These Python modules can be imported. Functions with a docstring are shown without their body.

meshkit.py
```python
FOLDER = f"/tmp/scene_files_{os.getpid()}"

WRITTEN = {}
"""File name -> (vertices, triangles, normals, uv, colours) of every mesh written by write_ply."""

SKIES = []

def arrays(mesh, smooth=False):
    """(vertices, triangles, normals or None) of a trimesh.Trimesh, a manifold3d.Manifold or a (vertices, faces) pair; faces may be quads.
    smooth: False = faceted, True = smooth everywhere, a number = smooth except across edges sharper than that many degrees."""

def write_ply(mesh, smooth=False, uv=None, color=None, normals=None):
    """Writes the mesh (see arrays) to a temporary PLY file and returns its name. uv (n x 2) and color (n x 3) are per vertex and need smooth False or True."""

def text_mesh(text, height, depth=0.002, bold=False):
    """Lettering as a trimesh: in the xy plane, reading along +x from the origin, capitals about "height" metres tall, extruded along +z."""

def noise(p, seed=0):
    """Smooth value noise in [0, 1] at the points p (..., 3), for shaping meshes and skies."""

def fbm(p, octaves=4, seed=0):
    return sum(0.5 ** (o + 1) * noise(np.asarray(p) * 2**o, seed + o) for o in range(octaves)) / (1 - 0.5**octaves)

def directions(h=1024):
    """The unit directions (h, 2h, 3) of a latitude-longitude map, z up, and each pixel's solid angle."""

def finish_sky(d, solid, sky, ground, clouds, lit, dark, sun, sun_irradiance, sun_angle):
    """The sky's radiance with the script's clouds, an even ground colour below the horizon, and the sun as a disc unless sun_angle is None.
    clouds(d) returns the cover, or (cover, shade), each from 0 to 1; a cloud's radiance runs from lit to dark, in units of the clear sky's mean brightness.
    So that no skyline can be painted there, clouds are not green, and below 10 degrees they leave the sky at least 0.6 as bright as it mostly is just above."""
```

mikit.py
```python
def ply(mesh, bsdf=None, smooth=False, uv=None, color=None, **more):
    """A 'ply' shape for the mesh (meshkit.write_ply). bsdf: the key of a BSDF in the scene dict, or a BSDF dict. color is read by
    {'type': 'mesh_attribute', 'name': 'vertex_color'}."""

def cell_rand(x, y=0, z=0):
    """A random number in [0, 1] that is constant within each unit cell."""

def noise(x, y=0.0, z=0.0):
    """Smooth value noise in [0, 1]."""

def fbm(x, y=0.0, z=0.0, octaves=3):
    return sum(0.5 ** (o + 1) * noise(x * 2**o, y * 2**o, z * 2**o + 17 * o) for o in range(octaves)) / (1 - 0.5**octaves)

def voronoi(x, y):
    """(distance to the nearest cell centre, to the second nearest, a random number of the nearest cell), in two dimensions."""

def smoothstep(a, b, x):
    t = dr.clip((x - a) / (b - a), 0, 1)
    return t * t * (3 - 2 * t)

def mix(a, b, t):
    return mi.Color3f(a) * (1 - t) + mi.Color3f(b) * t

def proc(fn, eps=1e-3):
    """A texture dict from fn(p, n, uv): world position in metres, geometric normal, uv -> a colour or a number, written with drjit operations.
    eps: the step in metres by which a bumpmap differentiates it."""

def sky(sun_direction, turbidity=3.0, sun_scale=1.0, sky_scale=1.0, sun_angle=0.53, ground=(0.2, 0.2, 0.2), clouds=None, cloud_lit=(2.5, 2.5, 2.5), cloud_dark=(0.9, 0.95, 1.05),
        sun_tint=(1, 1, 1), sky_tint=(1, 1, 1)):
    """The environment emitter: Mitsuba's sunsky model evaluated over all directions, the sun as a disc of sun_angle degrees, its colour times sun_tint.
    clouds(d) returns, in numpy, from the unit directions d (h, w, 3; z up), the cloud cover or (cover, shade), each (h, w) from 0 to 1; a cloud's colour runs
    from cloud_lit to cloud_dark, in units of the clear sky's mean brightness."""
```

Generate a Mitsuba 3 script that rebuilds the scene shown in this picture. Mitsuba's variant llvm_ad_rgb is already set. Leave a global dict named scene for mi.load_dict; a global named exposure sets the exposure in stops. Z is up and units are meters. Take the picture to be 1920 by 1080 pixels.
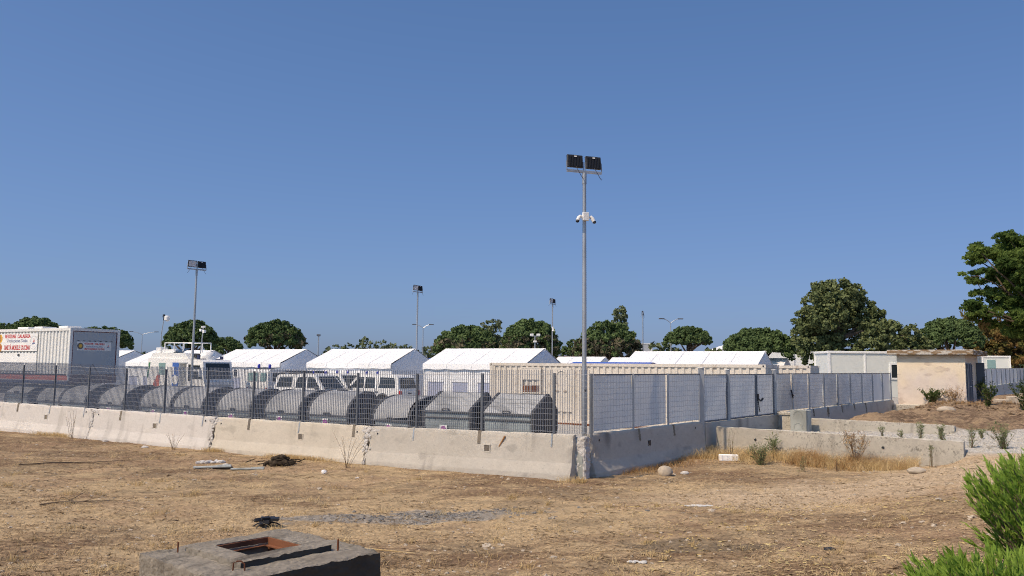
import math, random
import numpy as np, trimesh, drjit as dr, mitsuba as mi, mikit, meshkit
from shapely.geometry import Polygon, Point, box as sbox
from mikit import noise, fbm, voronoi, cell_rand, smoothstep, mix, proc
T = mi.ScalarTransform4f
rng = np.random.default_rng(7)
random.seed(7)
scene, labels = {}, {}

# ------------------------------------------------------------------ camera, sky, exposure
PITCH, ROLL, EYE = math.radians(5.575), math.radians(0.52), 2.6
fwd = np.array([0, math.cos(PITCH), math.sin(PITCH)])
upv = np.array([0, -math.sin(PITCH), math.cos(PITCH)])
rgt = np.array([1.0, 0, 0])
up2 = -math.sin(ROLL) * rgt + math.cos(ROLL) * upv
eye = np.array([0, 0, EYE])
scene['camera'] = {'type': 'perspective', 'fov': 65.06, 'fov_axis': 'x', 'near_clip': 0.1, 'far_clip': 3000.0,
                   'to_world': T().look_at(origin=eye.tolist(), target=(eye + fwd).tolist(), up=up2.tolist())}
SUN_EL = math.radians(47)
SUN = [-0.76 * math.cos(SUN_EL), -0.65 * math.cos(SUN_EL), math.sin(SUN_EL)]
scene['sky'] = mikit.sky(SUN, turbidity=6.8, sun_scale=1.2, sun_tint=(1.0, 0.97, 0.93), sky_scale=1.0, sky_tint=(0.77, 1.0, 1.38), ground=(0.22, 0.18, 0.13))
exposure = 1.25

# ------------------------------------------------------------------ materials
def col(c): return {'type': 'rgb', 'value': list(c)}
def mat(name, c, rough=0.6, metal=0.0, spec=0.5, bump=None, bs=1.0, two=True, **kw):
    b = {'type': 'principled', 'base_color': c if isinstance(c, dict) else col(c), 'roughness': rough, 'metallic': metal, 'specular': spec, **kw}
    if bump is not None:
        b = {'type': 'bumpmap', 'arbitrary': bump, 'scale': bs, 'bsdf': b}
    scene[name] = {'type': 'twosided', 'bsdf': b} if two else b
    return name

GA = math.radians(-29.47)                       # direction of the compound's grid
U = np.array([math.cos(GA), math.sin(GA)])      # along the front wall, to the right and nearer
W = np.array([-math.sin(GA), math.cos(GA)])     # away from the viewer
RA = math.radians(52.33)
Rd = np.array([math.cos(RA), math.sin(RA)])     # along the side wall, away
Nd = np.array([math.sin(RA), -math.cos(RA)])    # outward of the side wall
P1 = np.array([1.97, 19.68])                    # start of the side wall
C0 = np.array([1.03, 19.21])                    # first post of the front wall

def ground_colour(p, n, uv):
    x, y = p.x, p.y
    a = (x - float(P1[0])) * float(Rd[0]) + (y - float(P1[1])) * float(Rd[1])
    c = (x - float(P1[0])) * float(Nd[0]) + (y - float(P1[1])) * float(Nd[1])
    w = (x - float(C0[0])) * float(W[0]) + (y - float(C0[1])) * float(W[1])
    g1, g2 = fbm(x * .26, y * .52, 3.0, 4), fbm(x * 1.3 + 7, y * 2.3, 1.0, 3)
    g3 = fbm(x * 2.6 + y * .5, y * 12.0 - x * 1.2, 5.0, 3)
    fine = noise(x * 38, y * 38, 2.0)
    fine2 = fbm(x * 13, y * 17, 8.0, 2)
    s = smoothstep(.38, .62, .52 * g1 + .26 * g2 + .22 * g3)
    base = mix((.160, .108, .068), (.355, .266, .160), s)
    base = mix(base, mi.Color3f(.265, .18, .115), smoothstep(.56, .7, fbm(x * .7 + 31, y * 1.1, 9.0, 3)) * .5)
    base = mix(base, mi.Color3f(.19, .145, .095), smoothstep(.6, .72, fbm(x * .9 + 3, y * 1.6 + 9, 4.0, 3)) * .5)
    base = mix(base, mi.Color3f(.47, .35, .20), smoothstep(.62, .8, fine2) * .5)
    # pale trodden earth of the track on the right, running up to the gravel
    dt = dr.abs((y - 16.2) - (x - 2.0) * .2) - .9 - .16 * dr.maximum(x - 4, 0) + (g2 - .5) * 2.2
    pale = smoothstep(.9, -.4, dt) * smoothstep(1.5, 5.0, x + (g1 - .5) * 4)
    base = mix(base, mix((.30, .225, .145), (.46, .37, .26), .5 * g2 + .5 * fine2), pale * .85)
    # grey patch of old asphalt and gravel
    e = dr.square((x + 1.55) / 2.1) + dr.square((y - 14.25 - (x + 1.5) * .2) / .62) + (g2 - .5) * 2.4 + (g3 - .5) * .8
    grey = smoothstep(1.15, .55, e)
    base = mix(base, mix((.15, .135, .115), (.31, .29, .26), fine2), grey * .9)
    # burnt, darker patch of stubble
    e2 = dr.square((x - 2.6) / 1.3) + dr.square((y - 12.1) / .4) + (g2 - .5) * 2.5
    base = mix(base, mi.Color3f(.115, .095, .07), smoothstep(1.1, .5, e2) * .6)
    base = base * (.80 + .40 * fine)
    # gravel drive between the low walls and on to the right
    ge = (g2 - .5) * 1.2
    grav = smoothstep(6.2, 7.0, a + ge * smoothstep(6.8, 8, c)) * smoothstep(13.4, 12.9, a + ge * smoothstep(5, 7, c)) * smoothstep(0, .2, c)
    gcol = mix((.26, .25, .225), (.44, .42, .385), noise(x * 21, y * 21, 4.0)) * (.8 + .4 * noise(x * 55, y * 55, 1.0))
    base = mix(base, gcol, grav)
    # brown earth below the hut
    earth = smoothstep(13.2, 14.2, a + ge) * smoothstep(.2, .8, c)
    ecol = mix((.105, .072, .05), (.255, .185, .12), smoothstep(.3, .7, .5 * g2 + .5 * fine2)) * (.8 + .4 * fine)
    base = mix(base, ecol, earth * .9)
    # inside the compound: worn concrete and rolled stone
    ins = smoothstep(.1, .4, w) * smoothstep(.1, -.2, c)
    icol = mix((.24, .235, .22), (.36, .35, .33), .6 * g1 + .4 * g2) * (.85 + .3 * fine)
    base = mix(base, icol, ins)
    return base
def ground_relief(p, n, uv):
    return fbm(p.x * 7, p.y * 9, 1.0, 3) * 1.0 + .4 * noise(p.x * 30, p.y * 30, 6.0)
mat('mat_ground', proc(ground_colour), .95, spec=.1, bump=proc(ground_relief, 6e-3), bs=.024)

def concrete_fn(lo, hi, stain, amount, grime=0.0, patch=.5):
    def f(p, n, uv):
        q = p.x * .87 - p.y * .49
        g = fbm(q * .9, p.y * .3, p.z * 1.4, 3)
        f2 = fbm(q * 9, p.y * 9, p.z * 9, 3)
        streak = fbm(q * 5.5, p.y * 1.3, p.z * .55, 3)
        c = mix(lo, hi, .55 * g + .45 * f2)
        c = mix(c, mi.Color3f(*stain), amount * smoothstep(.53, .74, streak) * smoothstep(.3, .6, fbm(q * .55 + 4, p.z * .5, 2.0, 2)))
        c = mix(c, mi.Color3f(*stain) * .8, patch * smoothstep(.66, .8, fbm(q * 2.3 + 11, p.y * 2.3, p.z * 3.1, 3)) * .6)
        if grime > 0:   # black crust of lichen, in specks
            c = mix(c, mi.Color3f(.075, .07, .055), grime * smoothstep(.5, .7, fbm(q * 26, p.y * 26, p.z * 15, 3)) * smoothstep(.36, .7, fbm(q * 1.1 + 2, p.y * 1.6, p.z * 3.6 + 5, 3)))
        c = c * (.9 + .2 * noise(p.x * 60, p.y * 60, p.z * 60))
        pit = smoothstep(.86, .92, noise(p.x * 34, p.y * 34, p.z * 34))
        return mix(c, mi.Color3f(.12, .11, .09), pit * .28)
    return f
def conc_bump(p, n, uv):
    return fbm(p.x * 24, p.y * 24, p.z * 24, 3)
CB = proc(conc_bump, 3e-3)
mat('mat_barrier_pale', proc(concrete_fn((.52, .485, .445), (.65, .62, .58), (.38, .355, .32), .45)), .9, spec=.15, bump=CB, bs=.008)
mat('mat_barrier_cream', proc(concrete_fn((.47, .425, .35), (.61, .56, .475), (.35, .315, .25), .4)), .9, spec=.15, bump=CB, bs=.008)
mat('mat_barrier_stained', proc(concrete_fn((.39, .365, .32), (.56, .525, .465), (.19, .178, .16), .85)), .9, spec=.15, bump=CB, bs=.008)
mat('mat_old_wall', proc(concrete_fn((.36, .335, .285), (.55, .515, .445), (.26, .24, .205), .6, .6, .25)), .92, spec=.1, bump=CB, bs=.016)
mat('mat_chamber', proc(concrete_fn((.135, .12, .10), (.31, .28, .235), (.09, .08, .068), .8, .5)), .95, spec=.1, bump=CB, bs=.03)
mat('mat_bitumen', proc(concrete_fn((.035, .034, .031), (.085, .08, .072), (.15, .14, .12), .5, .0)), .9, spec=.2, bump=CB, bs=.03)
mat('mat_mortar', proc(concrete_fn((.44, .42, .40), (.66, .64, .61), (.30, .28, .25), .4, .25)), .95, spec=.1, bump=CB, bs=.03)

def plaster_fn(p, n, uv):
    q = p.x * .79 - p.y * .61
    g = fbm(q * 1.1, p.y * .5, p.z * 1.4, 3)
    c = mix((.67, .56, .41), (.77, .68, .53), g)
    low = smoothstep(2.75, 1.55, p.z + (fbm(q * 1.6, p.y, p.z * .8, 3) - .5) * 2.2)      # washed-out, bleached render, ragged edge
    c = mix(c, mix((.60, .51, .44), (.70, .625, .555), fbm(q * 4, p.y * 2, p.z * 5, 3)), low)
    c = mix(c, mi.Color3f(.40, .32, .26), smoothstep(.6, .76, fbm(q * 2.2 + 4, p.y, p.z * 3.4, 3)) * .5)
    return c * (.93 + .14 * noise(p.x * 40, p.y * 40, p.z * 40))
mat('mat_plaster', proc(plaster_fn), .9, spec=.1)
def slab_fn(p, n, uv):
    q = p.x * .79 - p.y * .61
    rust = smoothstep(.40, .56, fbm(q * 3.0, p.y * 2, p.z * 9, 3))
    c = mix((.48, .45, .395), (.235, .165, .10), rust)
    return c * (.8 + .4 * fbm(q * 16, p.y * 16, p.z * 16, 2))
mat('mat_slab', proc(slab_fn), .9, spec=.1)

def streaky(c0, c1, k=1.0):
    def f(p, n, uv):
        return mix(c0, c1, smoothstep(.42, .72, fbm(p.x * 3.1 + p.y * 2.2, p.y * 1.1, p.z * .9, 3))) * (.94 + .12 * fbm(p.x * 14, p.y * 14, p.z * 14, 2))
    return proc(f)
def cont_fn(p, n, uv):
    c = mix((.63, .58, .51), (.58, .53, .455), smoothstep(.4, .7, fbm(p.x * 1.5 + p.y, p.y, p.z * .8, 3)))
    r = .5 * smoothstep(.66, .78, fbm(p.x * 5.5, p.y * 5.5, p.z * 2.2 + 3, 4))
    return mix(c, mi.Color3f(.27, .17, .10), r * .7)
mat('mat_tan', proc(cont_fn), .55, spec=.3)
mat('mat_notch', (.27, .21, .155), .7)
mat('mat_rust', streaky((.20, .085, .045), (.12, .05, .03)), .85, spec=.15)
mat('mat_white', (.78, .78, .76), .45)
mat('mat_white_dirty', (.72, .72, .69), .5)
mat('mat_prefab', (.63, .65, .62), .55)
scene['mat_tent'] = {'type': 'twosided', 'bsdf': {'type': 'diffuse', 'reflectance': col((.83, .84, .855))}}
mat('mat_tent_seam', (.74, .75, .77), .7)
mat('mat_tent_window', (.36, .39, .52), .45)
mat('mat_grey_panel', (.39, .42, .44), .5)
mat('mat_red', (.46, .12, .075), .55)
mat('mat_letter_red', (.55, .05, .05), .5)
mat('mat_letter_blue', (.10, .13, .28), .5)
mat('mat_letter_grey', (.42, .43, .46), .6)
mat('mat_maroon', (.14, .045, .05), .6)
mat('mat_navy', (.03, .04, .10), .5)
mat('mat_blue', (.05, .13, .42), .5)
mat('mat_tarp_blue', (.06, .12, .42), .6)
mat('mat_yellow', (.72, .42, .05), .5)
mat('mat_orange', (.50, .20, .05), .6)
mat('mat_green_paint', (.06, .20, .09), .5)
mat('mat_glass_dark', (.025, .032, .036), .08, spec=.35)
mat('mat_glass_teal', (.20, .32, .32), .08, spec=.6)
mat('mat_rubber', (.03, .03, .033), .8)
mat('mat_black', (.022, .024, .03), .5)
mat('mat_shaded_plastic', streaky((.040, .042, .048), (.065, .066, .07)), .6)  # bin ends: dark plastic with the shade of that side put into the colour
mat('mat_galv', streaky((.42, .44, .46), (.33, .35, .37)), .42, metal=.55)
mat('mat_steel_post', streaky((.125, .14, .165), (.095, .105, .125)), .5, metal=.2)
mat('mat_steel_bar', (.34, .36, .39), .5, metal=.2)
mat('mat_steel_rod', (.46, .47, .49), .5, metal=.2)
mat('mat_bracket', streaky((.20, .17, .13), (.14, .12, .10)), .7)
mat('mat_bin_lid', streaky((.41, .415, .41), (.27, .275, .27)), .5)
mat('mat_bin_lid_round', streaky((.29, .295, .30), (.20, .205, .21)), .5)
mat('mat_bin_lid_pale', streaky((.35, .353, .35), (.23, .233, .23)), .5)
mat('mat_bin_body', streaky((.27, .31, .32), (.20, .23, .24)), .5)
mat('mat_bin_rail', (.07, .073, .078), .5)
mat('mat_door', streaky((.085, .105, .135), (.065, .08, .105)), .5)
mat('mat_lampglass', (.60, .62, .66), .12)
mat('mat_purple', (.26, .03, .25), .5)
mat('mat_beacon', (.03, .04, .35), .2)
mat('mat_tail', (.45, .03, .03), .25)
mat('mat_charred', streaky((.018, .015, .012), (.06, .045, .03)), .85, spec=.15)
mat('mat_stone', streaky((.50, .43, .34), (.40, .35, .28)), .9, spec=.1)
mat('mat_poly', (.80, .80, .80), .8)
mat('mat_greyboard', streaky((.36, .38, .36), (.24, .25, .23)), .8)
mat('mat_asphalt', (.19, .182, .17), .9)
mat('mat_paper', (.55, .54, .51), .8)
mat('mat_clod', streaky((.26, .19, .125), (.14, .095, .065)), .95, spec=.05)
mat('mat_wood', streaky((.45, .24, .10), (.32, .17, .07)), .8)
mat('mat_bark', streaky((.15, .115, .085), (.09, .07, .055)), .95, spec=.05)
mat('mat_cool_building', (.40, .42, .45), .7)
mat('mat_brown_roof', (.22, .11, .07), .8)
mat('mat_cloth', (0.5, .5, .5))
scene['mat_cloth'] = {'type': 'principledthin', 'base_color': proc(lambda p, n, uv: mix((.64, .665, .68), (.72, .74, .745), fbm(p.x * 2, p.y * 2, p.z * .8, 3))), 'roughness': .8, 'diff_trans': .95, 'spec_trans': 0.0}
def leaf(name, c0, c1, trans=.6, sc=1.1, thin=True):
    t = proc(lambda p, n, uv: mix(c0, c1, smoothstep(.3, .7, fbm(p.x * sc, p.y * sc, p.z * sc, 2))))
    scene[name] = {'type': 'principledthin', 'base_color': t, 'roughness': .55, 'diff_trans': trans, 'spec_trans': 0.0, 'eta': 1.4} if thin else \
                  {'type': 'twosided', 'bsdf': {'type': 'principled', 'base_color': t, 'roughness': .7, 'specular': .15}}
    return name
leaf('leaf_pine', (.070, .110, .042), (.120, .175, .065), thin=False)
leaf('leaf_pine_dry', (.10, .095, .06), (.14, .12, .075), thin=False)
leaf('leaf_poplar', (.105, .135, .055), (.165, .195, .085), thin=False)
leaf('leaf_far', (.095, .125, .06), (.14, .165, .085), thin=False)
leaf('leaf_locust', (.085, .14, .04), (.19, .265, .07), .9)
leaf('leaf_dry', (.25, .155, .06), (.15, .155, .05), .5)
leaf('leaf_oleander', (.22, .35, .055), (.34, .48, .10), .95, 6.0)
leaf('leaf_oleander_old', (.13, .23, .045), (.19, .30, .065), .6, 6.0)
leaf('leaf_weed', (.16, .20, .09), (.25, .28, .14), .6, 4.0)
leaf('leaf_laurel', (.055, .095, .028), (.12, .15, .05), .6, 4.0)
leaf('leaf_straw', (.58, .43, .21), (.72, .57, .33), .5, 3.0)
leaf('leaf_russet', (.38, .225, .10), (.52, .35, .17), .5, 3.0)
leaf('leaf_litter', (.27, .19, .11), (.43, .325, .195), thin=False)
leaf('leaf_twig', (.13, .09, .06), (.22, .155, .10), thin=False)
leaf('leaf_yellow', (.46, .345, .15), (.55, .44, .22), thin=False)

# ------------------------------------------------------------------ mesh building
def _tri(poly):
    return trimesh.creation.triangulate_polygon(poly, engine='earcut')
class MB:
    def __init__(s): s.v, s.f, s.n = [], [], 0
    def add(s, v, f):
        v, f = np.asarray(v, float), np.asarray(f, int)
        if f.shape[1] == 4: f = np.vstack([f[:, [0, 1, 2]], f[:, [0, 2, 3]]])
        s.v.append(v); s.f.append(f + s.n); s.n += len(v); return s
    def box(s, c, d, rz=0.0, rx=0.0, ry=0.0, ch=0.0):
        if ch:
            m = manifold_box(d, ch)
            v, f = m
        else:
            v = np.array([[x, y, z] for x in (-.5, .5) for y in (-.5, .5) for z in (-.5, .5)]) * d
            f = np.array([[0, 1, 3, 2], [4, 6, 7, 5], [0, 4, 5, 1], [2, 3, 7, 6], [0, 2, 6, 4], [1, 5, 7, 3]])
        if rx: v = v @ rot(0, rx).T
        if ry: v = v @ rot(1, ry).T
        if rz: v = v @ rot(2, rz).T
        return s.add(v + np.asarray(c, float), f)
    def span(s, a, b, ch=0.0):
        a, b = np.minimum(a, b), np.maximum(a, b)
        return s.box((np.asarray(a) + b) / 2, b - a, ch=ch)
    def tube(s, pts, r, n=8, cap=True):
        p = np.asarray(pts, float); r = np.broadcast_to(np.asarray(r, float), (len(p),))
        t = np.gradient(p, axis=0); t /= np.linalg.norm(t, axis=1, keepdims=True) + 1e-12
        a = np.cross(t, np.where(np.abs(t[:, 2:]) < .9, [0, 0, 1.], [1., 0, 0])); a /= np.linalg.norm(a, axis=1, keepdims=True) + 1e-12
        b = np.cross(t, a); g = np.arange(n) * 2 * np.pi / n
        v = (p[:, None] + r[:, None, None] * (np.cos(g)[None, :, None] * a[:, None] + np.sin(g)[None, :, None] * b[:, None])).reshape(-1, 3)
        f = [[i * n + j, (i + 1) * n + j, (i + 1) * n + (j + 1) % n, i * n + (j + 1) % n] for i in range(len(p) - 1) for j in range(n)]
        s.add(v, f)
        if cap:
            for i, fl in ((0, 1), (len(p) - 1, 0)):
                ring = v[i * n:(i + 1) * n]
                fs = [[n, (j + 1) % n, j] if not fl else [n, j, (j + 1) % n] for j in range(n)]
                s.add(np.vstack([ring, p[i]]), fs)
        return s
    def bar(s, p, q, w, h):
        p, q = np.asarray(p, float), np.asarray(q, float); d = q - p; L = np.linalg.norm(d); d = d / L
        a = np.cross(d, [0, 0, 1.]) if abs(d[2]) < .95 else np.array([1., 0, 0]); a /= np.linalg.norm(a); b = np.cross(a, d)
        v = [pt + i * a * w / 2 + j * b * h / 2 for pt in (p, q) for i in (-1, 1) for j in (-1, 1)]
        return s.add(v, [[0, 2, 3, 1], [4, 5, 7, 6], [0, 1, 5, 4], [2, 6, 7, 3], [0, 4, 6, 2], [1, 3, 7, 5]])
    def prism(s, poly, a, b, plane='xz'):
        if not hasattr(poly, 'geom_type'): poly = Polygon(poly)
        for g in getattr(poly, 'geoms', [poly]):
            m = trimesh.creation.extrude_polygon(g, abs(b - a), engine='earcut')
            v = np.array(m.vertices); lo = min(a, b)
            if plane == 'xz': v = np.stack([v[:, 0], v[:, 2] + lo, v[:, 1]], 1); f = m.faces[:, ::-1]
            elif plane == 'yz': v = np.stack([v[:, 2] + lo, v[:, 0], v[:, 1]], 1); f = m.faces
            else: v = v + [0, 0, lo]; f = m.faces
            s.add(v, f)
        return s
    def disc(s, c, r, axis=1, th=.01, n=24):
        d = np.zeros(3); d[axis] = th / 2
        return s.tube([np.asarray(c) - d, np.asarray(c) + d], r, n)
    def mesh(s):
        return (np.vstack(s.v), np.vstack(s.f)) if s.v else (np.zeros((0, 3)), np.zeros((0, 3), int))
def rot(ax, a):
    c, s = math.cos(a), math.sin(a)
    return np.array([[[1, 0, 0], [0, c, -s], [0, s, c]], [[c, 0, s], [0, 1, 0], [-s, 0, c]], [[c, -s, 0], [s, c, 0], [0, 0, 1]]][ax])
def manifold_box(d, ch):
    d = np.asarray(d, float) / 2; pts = []
    for sx in (-1, 1):
        for sy in (-1, 1):
            for sz in (-1, 1):
                for k in range(3):
                    q = d - ch; q[k] = d[k]
                    pts.append(q * [sx, sy, sz])
    h = trimesh.convex.convex_hull(np.array(pts))
    return np.array(h.vertices), np.array(h.faces)

used = {}
def numbered(name):
    k = used.get(name, -1) + 1; used[name] = k
    return name if k == 0 else f'{name}_{k:03d}'
place = {}
def thing(name, label, cat, loc=(0, 0, 0), rz=0.0, group=None, tilt=0.0):
    key = numbered(name)
    m = T().translate([float(x) for x in loc]).rotate([0, 0, 1], math.degrees(rz))
    if tilt: m = m.rotate([0, 1, 0], math.degrees(tilt))
    place[key] = m
    labels[key] = {'label': label, 'category': cat}
    if group: labels[key]['group'] = group
    return key
def part(parent, name, mb, m, smooth=False, label=None, kind=None):
    key = numbered(parent + '__' + name)
    root = key.split('__')[0]
    mesh = mb.mesh() if isinstance(mb, MB) else mb
    d = mb if isinstance(mb, dict) else mikit.ply(mesh, m, smooth=smooth)
    if root in place: d = {**d, 'to_world': place[root]}
    scene[key] = d
    if label or kind:
        labels[key] = {}
        if label: labels[key]['label'] = label
        if kind: labels[key]['kind'] = kind
    return key
def solo(name, mb, m, label, cat, group=None, smooth=False, loc=None, rz=0.0, kind=None):
    key = numbered(name)
    d = mikit.ply(mb.mesh() if isinstance(mb, MB) else mb, m, smooth=smooth)
    if loc is not None: d['to_world'] = T().translate([float(x) for x in loc]).rotate([0, 0, 1], math.degrees(rz))
    scene[key] = d
    labels[key] = {'label': label, 'category': cat}
    if group: labels[key]['group'] = group
    if kind: labels[key]['kind'] = kind
    return key
def structure(name, mesh, m, label, smooth=False):
    scene[name] = mikit.ply(mesh, m, smooth=smooth)
    labels[name] = {'label': label, 'kind': 'structure'}
def grid(p0, du, dw):
    return np.array(p0[:2], float) + du * U + dw * W
def text_mb(txt, h, bold, width, X, Y, Z, o, depth=.006):
    """lettering centred on o, x axis X, y axis Y, outward Z, squeezed to the given width"""
    m = meshkit.text_mesh(txt, h, depth, bold)
    v = np.array(m.vertices); w = v[:, 0].max() - v[:, 0].min()
    v[:, 0] = (v[:, 0] - v[:, 0].min() - w / 2) * (width / w if width else 1)
    mb = MB(); mb.add(v[:, :1] * np.asarray(X, float) + v[:, 1:2] * np.asarray(Y, float) + v[:, 2:] * np.asarray(Z, float) + np.asarray(o, float), m.faces)
    return mb

# ------------------------------------------------------------------ terrain
def S(a, b, x):
    t = np.clip((np.asarray(x, float) - a) / (b - a), 0, 1); return t * t * (3 - 2 * t)
WOT = np.array([-4, 0, 4, 8, 12, 16, 20, 24, 30, 40, 60.]); WOZ = np.array([.03, .03, -.03, -.045, -.02, .0, .075, .09, .10, .10, .10])
def woff(t): return np.interp(t, WOT, WOZ)
def height(x, y):
    x, y = np.asarray(x, float), np.asarray(y, float)
    a = (x - P1[0]) * Rd[0] + (y - P1[1]) * Rd[1]; c = (x - P1[0]) * Nd[0] + (y - P1[1]) * Nd[1]
    w = (x - C0[0]) * W[0] + (y - C0[1]) * W[1]; t = -((x - C0[0]) * U[0] + (y - C0[1]) * U[1])
    z = woff(t) * S(14, 2, np.abs(w)) * S(-3, 3, t)
    inside = np.minimum(w, -c)
    z = z * S(1, -1, inside) + .2 * S(1.5, 9, inside)
    out = S(-.3, .5, c)
    rise = .86 * S(4.6, 10.5, c) * S(-7, 5, a)
    drive = .36 + .030 * np.clip(c, 0, 9)
    beyond = .12 + .68 * S(.6, 2.6, c) + .22 * np.exp(-((c - 12) / 4.5) ** 2) * S(19, 27, a) + .35 * S(2, 12, c) * S(24, 34, a)
    k1, k2 = S(6.62, 6.78, a), S(12.92, 13.12, a)
    k1b, k2b = S(4.8, 7.5, a), S(11.5, 14.5, a)
    m = S(6.6, 7.2, c); k1 = k1 * (1 - m) + k1b * m
    m2 = S(5.4, 6.2, c); k2 = k2 * (1 - m2) + k2b * m2
    side = rise * (1 - k1) + np.maximum(drive, rise * S(7.2, 9.5, c)) * k1 * (1 - k2) + beyond * k2
    z = z + out * side * S(-.2, .2, c)
    z = z + 1.0 * S(7.6, 2.5, y) * S(40, 20, np.hypot(x, y))
    P = np.stack([x, y, 0 * x], -1)
    b = (meshkit.fbm(P * .55, 3, 3) - .5) * .16 + (meshkit.fbm(P * 2.1, 3, 9) - .5) * .085
    b = b * S(.0, .8, np.abs(w) + 9 * (t < 0)) * (1 - .75 * (inside > 0))
    mound = S(13.5, 15, a) * S(1, 3, c) * ((meshkit.fbm(P * 1.1, 3, 21) - .4) * .5 + (meshkit.fbm(P * 3.7, 3, 22) - .5) * .22)
    along = (x - 2.0) * .98 + (y - 16.2) * .2; across = (y - 16.2) - (x - 2.0) * .2
    rut = sum(np.exp(-((across - o + .25 * np.sin(along * .35)) / .16) ** 2) for o in (-.75, .75, 1.5))
    b = b - .045 * rut * S(.0, 3, x) * S(14, 10, x) * (meshkit.noise(np.stack([along * .8, across, 0 * x], -1), 5) * .8 + .4)
    return z + b + mound * S(40, 30, a)
def axis(dense0, dense1, step, lo, hi, g=1.09):
    mid = list(np.arange(dense0, dense1 + 1e-6, step)); up, d, x = [], step, mid[-1]
    while x < hi: d *= g; x += d; up.append(x)
    dn, d, x = [], step, mid[0]
    while x > lo: d *= g; x -= d; dn.append(x)
    return np.array(dn[::-1] + mid + up)
gx, gy = axis(-15, 17, .11, -900, 900), axis(8.0, 30, .10, -60, 1500)
GX, GY = np.meshgrid(gx, gy)
GZ = height(GX, GY)
nx, ny = len(gx), len(gy)
ii = (np.arange(ny - 1)[:, None] * nx + np.arange(nx - 1)[None]).ravel()
structure('ground', (np.stack([GX, GY, GZ], -1).reshape(-1, 3), np.stack([ii, ii + 1, ii + nx + 1, ii + nx], 1)), 'mat_ground',
          'dry brown field, trodden earth and gravel with worn concrete inside the compound', smooth=True)
def gz(x, y): return float(height(np.array([x]), np.array([y]))[0])

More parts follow.
